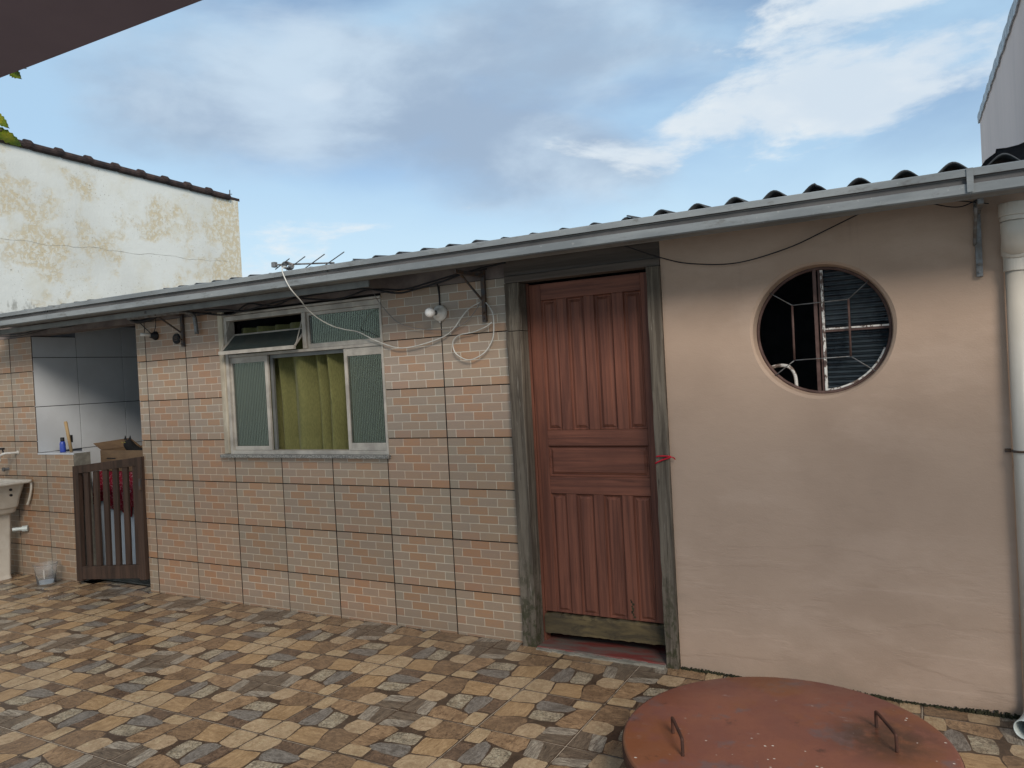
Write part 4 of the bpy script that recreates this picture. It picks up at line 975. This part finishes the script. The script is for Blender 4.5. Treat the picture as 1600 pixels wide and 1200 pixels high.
sk_ = thing('wall_socket', 'square brown power socket on the white kitchen wall behind the stick', 'socket', (-4.565, 0.31, 1.24))
b = B(); box(b, -4.5655, -4.557, 0.25, 0.37, 1.175, 1.305); mk('plate', b, 'beigeplate', sk_, bevel=0.003)
b = B(); box(b, -4.5568, -4.553, 0.285, 0.335, 1.205, 1.275); mk('insert', b, 'black', sk_)

# ================================================================== laundry tub
tb = thing('laundry_tub', 'cream plastic laundry sink on a tapering pedestal beneath the wall tap', 'sink', (-5.0, -0.25, 0))
bm = B(); prof = []
def rrect(cx_, cy_, hw, hd, z, r_=0.05, n=5):
    o = []
    for (sx_, sy_, a0) in ((1, 1, 0), (-1, 1, 90), (-1, -1, 180), (1, -1, 270)):
        for k in range(n): a_ = R(a0 + 90 * k / (n - 1)); o.append(bm.verts.new((cx_ + sx_ * (hw - r_) + r_ * math.cos(a_), cy_ + sy_ * (hd - r_) + r_ * math.sin(a_), z)))
    return o
tx, ty = -4.93, -0.255
rs = [rrect(tx - 0.06, ty, 0.17, 0.14, 0.585), rrect(tx - 0.05, ty, 0.205, 0.165, 0.60), rrect(tx - 0.03, ty, 0.255, 0.20, 0.80), rrect(tx - 0.025, ty, 0.270, 0.212, 0.865), rrect(tx, ty, 0.325, 0.235, 0.868), rrect(tx, ty, 0.328, 0.238, 0.893), rrect(tx, ty, 0.318, 0.228, 0.896), rrect(tx - 0.025, ty, 0.262, 0.200, 0.885), rrect(tx - 0.04, ty, 0.23, 0.175, 0.65), rrect(tx - 0.05, ty, 0.18, 0.14, 0.625)]
for A_, B_ in zip(rs, rs[1:]):
    for k in range(20): bm.faces.new((A_[k], A_[(k + 1) % 20], B_[(k + 1) % 20], B_[k]))
bm.faces.new(rs[0]); bm.faces.new(rs[-1])
mk('basin', bm, 'tub', tb, smooth=True, bevel=0.012)
bm = B(); px0 = -4.975
rs = [rrect(px0, -0.24, 0.125, 0.115, GZ, 0.03), rrect(px0, -0.24, 0.12, 0.11, 0.02, 0.03), rrect(px0 - 0.01, -0.24, 0.150, 0.13, 0.584, 0.03)]
for A_, B_ in zip(rs, rs[1:]):
    for k in range(20): bm.faces.new((A_[k], A_[(k + 1) % 20], B_[(k + 1) % 20], B_[k]))
bm.faces.new(rs[0]); bm.faces.new(rs[-1])
mk('pedestal', bm, 'tub', tb, bevel=0.004)
b = B(); tube(b, catmull([(-4.64, -0.03, 0.87), (-4.645, -0.03, 0.80), (-4.69, -0.03, 0.70), (-4.72, -0.03, 0.66)]), 0.010, 8); mk('wall_support', b, 'tub', tb)
for z_ in (0.775, 0.825):
    b = B(); tube(b, [(-4.668, -0.20, z_), (-4.655, -0.20, z_)], 0.012, 10); mk('plug', b, 'black', tb)
b = B(); tube(b, [(-4.86, -0.10, 0.43), (-4.79, -0.03, 0.43)], 0.018, 10); tube(b, [(-4.80, -0.045, 0.43), (-4.765, -0.012, 0.43)], 0.028, 10); mk('waste_pipe', b, 'pvc_grey', tb)
tp = thing('wall_tap', 'white plastic tap with black handle on the wall above the laundry tub', 'tap', (-4.90, 0, 1.14))
b = B(); tube(b, catmull([(-4.875, 0.0, 1.142), (-4.90, -0.05, 1.143), (-4.93, -0.10, 1.142), (-4.955, -0.125, 1.12), (-4.958, -0.128, 1.09)]), 0.011, 10); tube(b, [(-4.958, -0.128, 1.092), (-4.958, -0.128, 1.07)], 0.014, 10); tube(b, [(-4.875, -0.001, 1.142), (-4.876, -0.008, 1.142)], 0.02, 12); mk('spout', b, 'porcelain', tp, smooth=True)
b = B(); tube(b, [(-4.935, -0.10, 1.15), (-4.94, -0.105, 1.185)], 0.007, 8); box(b, -4.97, -4.915, -0.12, -0.095, 1.18, 1.198); mk('handle', b, 'black', tp, bevel=0.003)
# small knob on the wall left of the tap
b = B(); tube(b, [(-5.05, 0.0, 0.985), (-5.05, -0.04, 0.985)], 0.014, 10); tube(b, [(-5.05, -0.04, 0.985), (-5.05, -0.055, 0.985)], 0.02, 10)
o = mk('stop_valve', b, 'galv', None); tag(o, 'small grey valve knob on the tiles under the white tap', 'valve')
# clear bucket
bk_ = thing('plastic_bucket', 'clear plastic bucket on the floor between the tub and the gate', 'bucket', (-4.30, -0.17, GZ))
b = B(); r_o = [(0, 0.002), (0.070, 0.002), (0.073, 0.01), (0.092, 0.175), (0.096, 0.181), (0.099, 0.181), (0.099, 0.186), (0.092, 0.186), (0.0895, 0.175), (0.0705, 0.012), (0, 0.010)]
lathe(b, r_o, (-4.265, -0.155, GZ), 32); mk('pail', b, 'clear', bk_, smooth=True)
b = B(); lathe(b, [(0, 0), (0.0685, 0), (0.0688, 0.006), (0, 0.007)], (-4.265, -0.155, GZ + 0.0135), 32); mk('water_film', b, 'enamel', bk_)
b = B(); box(b, -4.185, -4.178, -0.222, -0.219, GZ + 0.07, GZ + 0.15); o = mk('measure_strip', b, 'porcelain', bk_)

# ================================================================== lamps, vent, cables, antenna
lp = thing('bare_bulb_lamp', 'round white socket with an unlit bare bulb on the brick-print tiles', 'lamp', (0.0, 0, 2.05))
def along_y(bm, c):
    bmesh.ops.rotate(bm, verts=bm.verts, cent=c, matrix=Matrix.Rotation(R(90), 3, 'X'))
b = B(); c = (0.002, -0.002, 2.045); lathe(b, [(0, 0), (0.052, 0), (0.053, 0.006), (0.050, 0.020), (0.040, 0.028), (0.026, 0.034), (0.024, 0.055), (0, 0.055)], c, 28); along_y(b, c); mk('base', b, 'porcelain', lp, smooth=True)
b = B(); lathe(b, [(0.0, 0), (0.015, 0.0), (0.016, 0.004), (0.0135, 0.008), (0.016, 0.012), (0.0135, 0.016), (0.016, 0.020), (0.0, 0.022)], (0.002, -0.058, 2.045), 18); along_y(b, (0.002, -0.058, 2.045)); mk('bulb_cap', b, 'galv', lp, smooth=True)
b = B(); c = (0.002, -0.080, 2.045); lathe(b, [(0.0, 0), (0.014, 0.0), (0.020, 0.012), (0.029, 0.030), (0.031, 0.045), (0.026, 0.062), (0.014, 0.072), (0, 0.075)], c, 24); along_y(b, c); mk('bulb', b, 'bulb', lp, smooth=True)
b = B(); tube(b, [(0.0, -0.010, 1.996), (0.0, -0.014, 1.985)], 0.006, 8); mk('screw', b, 'porcelain', lp)
lp2 = thing('empty_lamp_holder', 'small white lamp holder without a bulb beside the kitchen opening', 'lamp holder', (-2.80, 0, 2.10))
b = B(); c = (-2.785, -0.002, 2.10); lathe(b, [(0, 0), (0.036, 0), (0.036, 0.012), (0.026, 0.020), (0.020, 0.050), (0, 0.050)], c, 20); along_y(b, c); mk('base', b, 'black', lp2, smooth=True)
b = B(); tube(b, [(-2.785, -0.05, 2.105), (-2.83, -0.11, 2.112)], 0.014, 10); mk('holder_arm', b, 'porcelain', lp2, smooth=True)
vt = thing('round_vent', 'round dark wall fitting on the tiles left of the window', 'wall fitting', (-2.53, 0, 2.06))
b = B(); c = (-2.53, -0.002, 2.058); lathe(b, [(0, 0), (0.042, 0), (0.043, 0.008), (0.038, 0.014), (0.030, 0.008), (0, 0.008)], c, 24); along_y(b, c); mk('rim', b, 'black', vt, smooth=True)
for s in (-0.014, 0, 0.014):
    b = B(); box(b, -2.553, -2.507, -0.018, -0.011, 2.058 + s - 0.003, 2.058 + s + 0.003); mk('slat', b, 'iron', vt)

c_plaster = [(1.364, -0.3, 2.267), (1.491, -0.07, 2.213), (1.648, -0.07, 2.164), (1.88, -0.07, 2.14), (2.133, -0.07, 2.184), (2.314, -0.07, 2.248), (2.48, -0.185, 2.289), (2.559, -0.3, 2.29)]
c_curl = [(2.679, -0.2, 2.317), (2.766, -0.175, 2.291), (2.84, -0.15, 2.269), (2.89, -0.125, 2.269), (2.946, -0.1, 2.293)]
c_curl2 = [(2.705, -0.2, 2.316), (2.804, -0.167, 2.301), (2.879, -0.133, 2.292), (2.988, -0.1, 2.269)]
c_left = [(-4.966, -0.05, 2.259), (-4.543, -0.05, 2.252), (-4.186, -0.05, 2.295), (-4.024, -0.05, 2.265), (-3.854, -0.05, 2.258), (-3.575, -0.05, 2.291), (-3.379, -0.05, 2.302), (-2.932, -0.05, 2.291), (-2.653, -0.05, 2.288), (-2.351, -0.05, 2.242), (-2.062, -0.05, 2.222)]
c_left2 = [(-5.3, -0.06, 2.28), (-4.7, -0.06, 2.23), (-4.2, -0.07, 2.255), (-3.9, -0.07, 2.285), (-3.4, -0.07, 2.275), (-3.0, -0.07, 2.265), (-2.7, -0.07, 2.27), (-2.3, -0.08, 2.275)]
c_main = [(-2.264, -0.06, 2.244), (-2.118, -0.062, 2.221), (-1.961, -0.065, 2.198), (-1.8, -0.067, 2.194), (-1.645, -0.07, 2.251), (-1.481, -0.072, 2.227), (-1.365, -0.075, 2.212), (-1.173, -0.077, 2.253), (-1.051, -0.08, 2.232), (-0.818, -0.082, 2.206), (-0.674, -0.085, 2.213), (-0.533, -0.088, 2.238), (-0.397, -0.09, 2.233), (-0.205, -0.092, 2.213), (0.012, -0.095, 2.239), (0.23, -0.097, 2.267), (0.415, -0.1, 2.274)]
c_main2 = [(-2.071, -0.1, 2.24), (-1.859, -0.103, 2.226), (-1.655, -0.107, 2.199), (-1.455, -0.11, 2.218), (-1.199, -0.113, 2.24), (-0.898, -0.117, 2.25), (-0.613, -0.12, 2.252), (-0.45, -0.123, 2.235), (-0.242, -0.127, 2.19), (-0.088, -0.13, 2.199), (0.11, -0.133, 2.226), (0.324, -0.137, 2.265), (0.571, -0.14, 2.29)]
c_ant = [(-1.02, -0.33, 2.43), (-0.90, -0.42, 2.405), (-0.883, -0.470, 2.386), (-0.866, -0.472, 2.333), (-0.815, -0.474, 2.25), (-0.818, -0.386, 2.179), (-0.847, -0.302, 2.134), (-0.832, -0.218, 2.073), (-0.795, -0.134, 2.024), (-0.742, -0.07, 1.997), (-0.646, -0.04, 1.972), (-0.522, -0.03, 1.91), (-0.404, -0.03, 1.865), (-0.313, -0.03, 1.843), (-0.171, -0.03, 1.849), (0.018, -0.03, 1.888), (0.106, -0.03, 1.932), (0.17, -0.03, 1.998), (0.232, -0.03, 2.052), (0.316, -0.035, 2.084)]
c_b = [(-0.461, -0.1, 2.257), (-0.451, -0.077, 2.184), (-0.396, -0.053, 2.096), (-0.327, -0.03, 2.017), (-0.214, -0.03, 1.972), (-0.077, -0.03, 1.946), (0.094, -0.03, 1.938), (0.191, -0.03, 1.966), (0.265, -0.03, 2.02), (0.321, -0.035, 2.084)]
c_loop = [(0.361, -0.035, 2.08), (0.402, -0.03, 2.008), (0.401, -0.03, 1.891), (0.38, -0.03, 1.833), (0.319, -0.03, 1.768), (0.212, -0.03, 1.735), (0.12, -0.03, 1.78), (0.101, -0.03, 1.852), (0.151, -0.03, 1.894), (0.258, -0.03, 1.906), (0.352, -0.03, 1.933), (0.393, -0.035, 1.955)]
c_lamp = [(-2.975, -0.05, 2.269), (-2.926, -0.02, 2.197), (-2.806, -0.02, 2.11)]
c_lamp2 = [(-2.712, -0.05, 2.236), (-2.759, -0.02, 2.174), (-2.785, -0.02, 2.125)]
def cable(pts, r_, mat, label, name='cable', group=None):
    b = B(); tube(b, catmull(pts, 8), r_, 7); o = mk(name, b, mat, None, smooth=True, origin=pts[0]); tag(o, label, 'cable', group); return o
cable(c_plaster, 0.0032, 'cable_b', 'thin black cable sagging over the beige plaster above the round window')
cable(c_curl, 0.0026, 'cable_b', 'lower dark wire curl under the gutter by the right bracket')
cable(c_curl2, 0.0026, 'cable_b', 'upper dark wire strand under the gutter by the right bracket')
cable(c_left, 0.0055, 'cable_b', 'black cable drooping under the gutter above the kitchen opening')
cable(c_left2, 0.0040, 'cable_b', 'thinner dark cable strung higher above the kitchen opening')
cable(c_main, 0.0060, 'cable_b', 'thick black cable sagging above the sliding window against the wall')
cable(c_main2, 0.0065, 'cable_b', 'dark blue-black cable hanging just below the gutter above the window')
cable(c_ant, 0.0040, 'cable_w', 'white antenna cable running over the gutter and across the window')
cable(c_b, 0.0026, 'cable_g', 'thin grey wire dropping past the window corner to the bulb')
cable(c_loop, 0.0038, 'cable_w', 'white cable loop hanging from the bracket left of the red-brown door')
cable(c_lamp, 0.0035, 'cable_b', 'short dark wire down to the empty lamp holder from its left')
cable(c_lamp2, 0.0030, 'cable_b', 'short dark wire straight down onto the empty lamp holder')
cable([(0.0, -0.02, 2.24), (0.001, -0.008, 2.17), (0.001, -0.006, 2.095)], 0.0045, 'cable_b', 'black wire down the tile joint to the bare bulb socket')
# loose bundle in the shade under the eave
cable([(-2.95, -0.10, 2.24), (-2.85, -0.11, 2.215), (-2.72, -0.10, 2.225), (-2.62, -0.09, 2.25), (-2.4, -0.09, 2.27)], 0.016, 'cable_b', 'thick dark cable bundle tucked under the gutter above the lamp holder')
b = B(); tube(b, catmull([(-2.70, -0.30, 2.225), (-2.45, -0.22, 2.235), (-2.29, -0.12, 2.245), (-2.265, -0.05, 2.22), (-2.262, -0.035, 2.15), (-2.262, -0.03, 2.075)]), 0.016, 10)
o = mk('conduit', b, 'galv', None, smooth=True, origin=(-2.262, -0.03, 2.075)); tag(o, 'bent grey conduit pipe coming down left of the window', 'conduit')

an = thing('tv_antenna', 'small grey television antenna lying on the roof edge', 'antenna', (-0.95, -0.33, 2.41))
b = B(); tube(b, [(-1.06, -0.36, 2.442), (-0.70, -0.18, 2.432)], 0.006, 6); mk('boom', b, 'galv', an)
for k, (u_, L) in enumerate(((0.12, 0.11), (0.34, 0.14), (0.62, 0.17), (0.9, 0.20))):
    c_ = Vector((-1.06, -0.36, 2.442)).lerp(Vector((-0.70, -0.18, 2.432)), u_); dv = Vector((0.85, -0.25, 0.20)).normalized()
    b = B(); tube(b, [c_ - dv * L * 0.8, c_ + dv * L], 0.0035, 6); mk('element', b, 'galv', an)
b = B(); box(b, -1.075, -1.045, -0.375, -0.345, 2.425, 2.460); mk('junction', b, 'galv', an, bevel=0.004)
b = B()
for k in range(5): tube(b, [Vector((-0.98, -0.34, 2.435)) + Vector((0.036 * math.cos(R(a_)) , 0.01 * k, 0.022 * math.sin(R(a_)) - 0.002 * k)) for a_ in range(0, 361, 30)], 0.0035, 5, cap=False)
mk('cable_coil', b, 'cable_g', an)

st_ = thing('red_cord', 'red cord tied through the door latch hole with a pale bead', 'cord', (1.40, -0.06, 1.10))
b = B(); tube(b, catmull([(1.386, 0.02, 1.10), (1.393, -0.058, 1.102), (1.43, -0.062, 1.120), (1.482, -0.060, 1.138), (1.44, -0.062, 1.143), (1.400, -0.060, 1.140)], 5), 0.0045, 6); tube(b, catmull([(1.482, -0.058, 1.138), (1.494, -0.05, 1.132), (1.500, -0.045, 1.122)], 4), 0.003, 6); mk('strand', b, 'red', st_, smooth=True)
b = B(); bmesh.ops.create_icosphere(b, subdivisions=2, radius=0.010, matrix=Matrix.Translation((1.380, 0.052, 1.100))); mk('bead', b, 'bead', st_, smooth=True)

# ================================================================== cistern lid
LC = Vector((2.203, -1.214, 0.25)); LR = 0.577
ld = thing('cistern_cover', 'big round red-oxide cistern cover with two bar handles', 'cover', (LC.x, LC.y, LC.z))
b = B(); lathe(b, [(0, 0), (LR - 0.20, 0.0), (LR - 0.012, -0.001), (LR - 0.003, -0.004), (LR, -0.012), (LR, -0.045), (LR - 0.012, -0.048), (0, -0.048)], LC, 120); o = mk('plate', b, 'lid', ld, smooth=False); 
for p in o.data.polygons: p.use_smooth = p.normal.z > 0.5
b = B(); lathe(b, [(LR + 0.0005, -0.013), (LR + 0.004, -0.016), (LR + 0.004, -0.055), (LR - 0.006, -0.056), (LR - 0.006, -0.050)], LC, 120); mk('rim_band', b, 'lid_rim', ld, smooth=True)
for (ax, ay), (bx, by) in (((1.829, -1.325), (1.910, -1.475)), ((2.504, -1.0), (2.577, -1.170))):
    b = B(); z_ = LC.z; hh = 0.060
    A_, B_ = Vector((ax, ay, z_)), Vector((bx, by, z_)); m1, m2 = A_.lerp(B_, 0.06), A_.lerp(B_, 0.94)
    tube(b, catmull([A_ + Vector((0, 0, -0.004)), A_ + Vector((0, 0, hh * 0.8)), m1 + Vector((0, 0, hh)), A_.lerp(B_, 0.5) + Vector((0, 0, hh * 1.02)), m2 + Vector((0, 0, hh)), B_ + Vector((0, 0, hh * 0.8)), B_ + Vector((0, 0, -0.004))], 5), 0.0062, 8)
    mk('handle', b, 'lid_rim', ld, smooth=True)
tk = thing('cistern_ring', 'white painted cistern ring under the red-oxide cover', 'cistern', (LC.x, LC.y, 0))
b = B(); lathe(b, [(LR - 0.03, 0.20 - 0.06 + 0.055), (LR - 0.025, 0.0), (LR - 0.02, -0.06)], (LC.x, LC.y, 0), 80); o = mk('ring_wall', b, 'tank_white', tk, smooth=True)
b = B(); lathe(b, [(LR - 0.07, 0.199), (LR - 0.031, 0.199), (LR - 0.031, 0.1955)], (LC.x, LC.y, 0), 80); mk('ring_top', b, 'tank_white', tk)

# ================================================================== torn black sheet at the roof end
bm = B(); P = [(2.945, 2.372), (2.965, 2.405), (3.000, 2.432), (3.003, 2.439), (3.040, 2.441), (3.08, 2.449), (3.14, 2.463), (3.22, 2.49), (3.34, 2.50), (3.44, 2.46)]
g_ = [[bm.verts.new((x_ + 0.012 * j, -0.395 + 0.12 * j + 0.004 * math.sin(9 * x_ + j), z_ + 0.010 * j - 0.004 * (i_ % 3))) for i_, (x_, z_) in enumerate(P)] for j in range(6)]
for A_, B_ in zip(g_, g_[1:]):
    for k in range(len(P) - 1): bm.faces.new((A_[k], A_[k + 1], B_[k + 1], B_[k]))
bmesh.ops.solidify(bm, geom=bm.faces[:], thickness=0.004)
o = mk('black_tarp', bm, 'tarp', None, smooth=True, origin=(3.1, -0.39, 2.38)); tag(o, 'black sheet humped up over the right end of the roof', 'tarp')

# ================================================================== neighbour on the left
nb = thing('white_house', 'tall white neighbour house with flaking ochre patches and clay verge tiles', 'house', (-7, 0, 0))
def topz(y): return 4.779 - (y - 1.15) * 0.030
bm = B(); Ya, Yb_ = -4.0, 4.765
F_ = [(-7, Ya, -0.03), (-7, Yb_, -0.03), (-7, Yb_, topz(Yb_)), (-7, Ya, topz(Ya))]
G_ = [(-12, p[1], p[2] + (1.6 if p[2] > 1 else 0)) for p in F_]
vf = [bm.verts.new(p) for p in F_]; vg = [bm.verts.new(p) for p in G_]
bm.faces.new(vf); bm.faces.new(vg)
for k in range(4): bm.faces.new((vf[k], vf[(k + 1) % 4], vg[(k + 1) % 4], vg[k]))
mk('wall', bm, 'flaky', nb, origin=(-7, 0, 0))
# long shrinkage crack = a fine ledge in the render
b = B(); pts = [(-6.9985, 0.9 + k * 0.06, 3.58 + 0.0013 * k + random.uniform(-0.006, 0.006) + 0.012 * math.sin(k * 0.35) + 0.008 * math.sin(k * 0.9)) for k in range(62)]
tube(b, pts, [0.0006 + 0.0018 * random.random() for _ in pts], 4); mk('crack', b, 'crack', nb)
nr = sub('roof', nb)
b = B(); sheet_box(b, [(-7.0, Ya, topz(Ya) + 0.003), (-7.0, 4.80, topz(4.8) + 0.003), (-12.0, 4.80, topz(4.8) + 1.603), (-12.0, Ya, topz(Ya) + 1.603)], 0.045, Vector((0, 0, 1))); mk('roof_deck', b, 'clay_dark', nr)
y = 4.52; n = 0
while y > -1.2:                                   # lapping verge tiles, each lip a bump
    z = topz(y) + 0.035; b = B()
    tube(b, [(-6.985, y + 0.06, z - 0.012), (-6.985, y - 0.27, z - 0.004), (-6.985, y - 0.31, z + 0.016), (-6.985, y - 0.385, z + 0.018)], [0.045, 0.047, 0.056, 0.054], 10)
    mk('verge_tile', b, 'clay_dark', nr, smooth=False); y -= 0.388
b = B(); tube(b, [(-7.02, 4.62, topz(4.6)), (-7.02, 4.63, topz(4.6) + 0.16)], 0.008, 6); tube(b, [(-7.02, 4.58, topz(4.6) + 0.08), (-7.02, 4.67, topz(4.6) + 0.10)], 0.006, 6); mk('roof_spike', b, 'iron', nr)

# ================================================================== neighbour on the right
rb = thing('grey_house', 'grey rendered neighbour gable with whitened verge at the right edge', 'house', (3.3, 5.4, 0))
def rt(y): return 3.65 + (y - 0.4) * 0.083
bm = B(); ya, yb = 0.5, 5.52
F_ = [(3.3, ya, -0.03), (3.3, yb, -0.03), (3.3, yb, rt(yb)), (3.3, ya, rt(ya))]; vf = [bm.verts.new(p) for p in F_]; vg = [bm.verts.new((7.3, p[1], p[2])) for p in F_]
bm.faces.new(vf); bm.faces.new(vg)
for k in range(4): bm.faces.new((vf[k], vf[(k + 1) % 4], vg[(k + 1) % 4], vg[k]))
mk('wall', bm, 'grey_render', rb, origin=(3.3, 0, 0))
bm = B(); n = 60; A_, B_, C_, D_ = [], [], [], []
for i in range(n + 1):
    y = ya - 0.1 + (yb + 0.06 - ya + 0.1) * i / n; z = rt(y) + 0.020 * abs(math.sin(i * 0.62)) + random.uniform(-0.003, 0.003)
    A_.append(bm.verts.new((3.285, y, z - 0.045))); B_.append(bm.verts.new((3.280, y, z + 0.030))); C_.append(bm.verts.new((3.5, y, z + 0.075))); D_.append(bm.verts.new((3.5, y, rt(y) + 0.002)))
L = [A_, B_, C_, D_]
for i in range(n):
    for q in range(4): bm.faces.new((L[q][i], L[q][i + 1], L[(q + 1) % 4][i + 1], L[(q + 1) % 4][i]))
bm.faces.new([q[0] for q in L]); bm.faces.new([q[-1] for q in L])
mk('verge', bm, 'verge', rb)
b = B(); box(b, 3.5005, 7.35, ya - 0.1, yb + 0.05, 4.10, 4.16); mk('roof', b, 'roofsheet', rb)

# ================================================================== eave of the house on this side of the yard
ev = thing('veranda_eave', 'smooth lilac-grey eave soffit jutting in at the top left corner', 'eave', (-3.0, -2.5, 3.0))
b = B(); box(b, -9.0, 9.0, -3.3, -2.225, 3.0, 3.10)  # unseen depth and right end of the slab shaped to shade the facade
for v in b.verts:
    if v.co.y > -3: v.co.y = -2.48 if v.co.x < 0 else -1.965
mk('slab', b, 'soffit', ev)
# ================================================================== hanging leaves
vn = thing('leafy_vine', 'yellow-green leaves hanging in from the left edge below the eave', 'plant', (-1.2, -2.0, 3.05))
b = B(); tube(b, catmull([(-1.35, -2.0, 3.30), (-1.28, -2.0, 3.12), (-1.22, -2.0, 2.97), (-1.12, -2.0, 2.93)]), 0.006, 6); tube(b, catmull([(-1.32, -2.02, 3.25), (-1.15, -2.0, 3.24), (-1.0, -2.0, 3.19)]), 0.004, 6); mk('stem', b, 'twig', vn)
def leaf(base, tip, w_, curl=0.02):
    bm = B(); bs_, tp_ = Vector(base), Vector(tip); ax = (tp_ - bs_); nrm = Vector((0.2, -0.9, 0.3)); sd_ = ax.normalized().cross(nrm).normalized(); n = 12; Lf, Md, Rt = [], [], []
    for i in range(n + 1):
        t_ = i / n; ww = w_ * (math.sin(math.pi * min(1, t_ * 0.95 + 0.05)) ** 0.7) * (1 + (0.16 if i % 2 else -0.10)); c_ = bs_ + ax * t_ + Vector((0, 0, -curl * math.sin(math.pi * t_) * 0))
        Lf.append(bm.verts.new(c_ + sd_ * ww + nrm * curl * 0.5)); Md.append(bm.verts.new(c_)); Rt.append(bm.verts.new(c_ - sd_ * ww + nrm * curl * 0.5))
    for i in range(n):
        bm.faces.new((Lf[i], Lf[i + 1], Md[i + 1], Md[i])); bm.faces.new((Md[i], Md[i + 1], Rt[i + 1], Rt[i]))
    bmesh.ops.solidify(bm, geom=bm.faces[:], thickness=0.0012)
    mk('leaf', bm, 'leaf', vn, smooth=True)
leaf((-1.19, -2.0, 2.955), (-0.957, -2.0, 2.818), 0.026)
leaf((-1.20, -2.0, 3.035), (-1.055, -2.0, 2.925), 0.022)
leaf((-1.24, -2.03, 3.06), (-1.15, -2.03, 2.96), 0.028)
leaf((-1.03, -2.0, 3.20), (-0.93, -2.0, 3.130), 0.022)
leaf((-0.99, -2.01, 3.20), (-0.868, -2.01, 3.160), 0.018)
leaf((-1.30, -2.0, 3.15), (-1.40, -2.0, 3.00), 0.04)
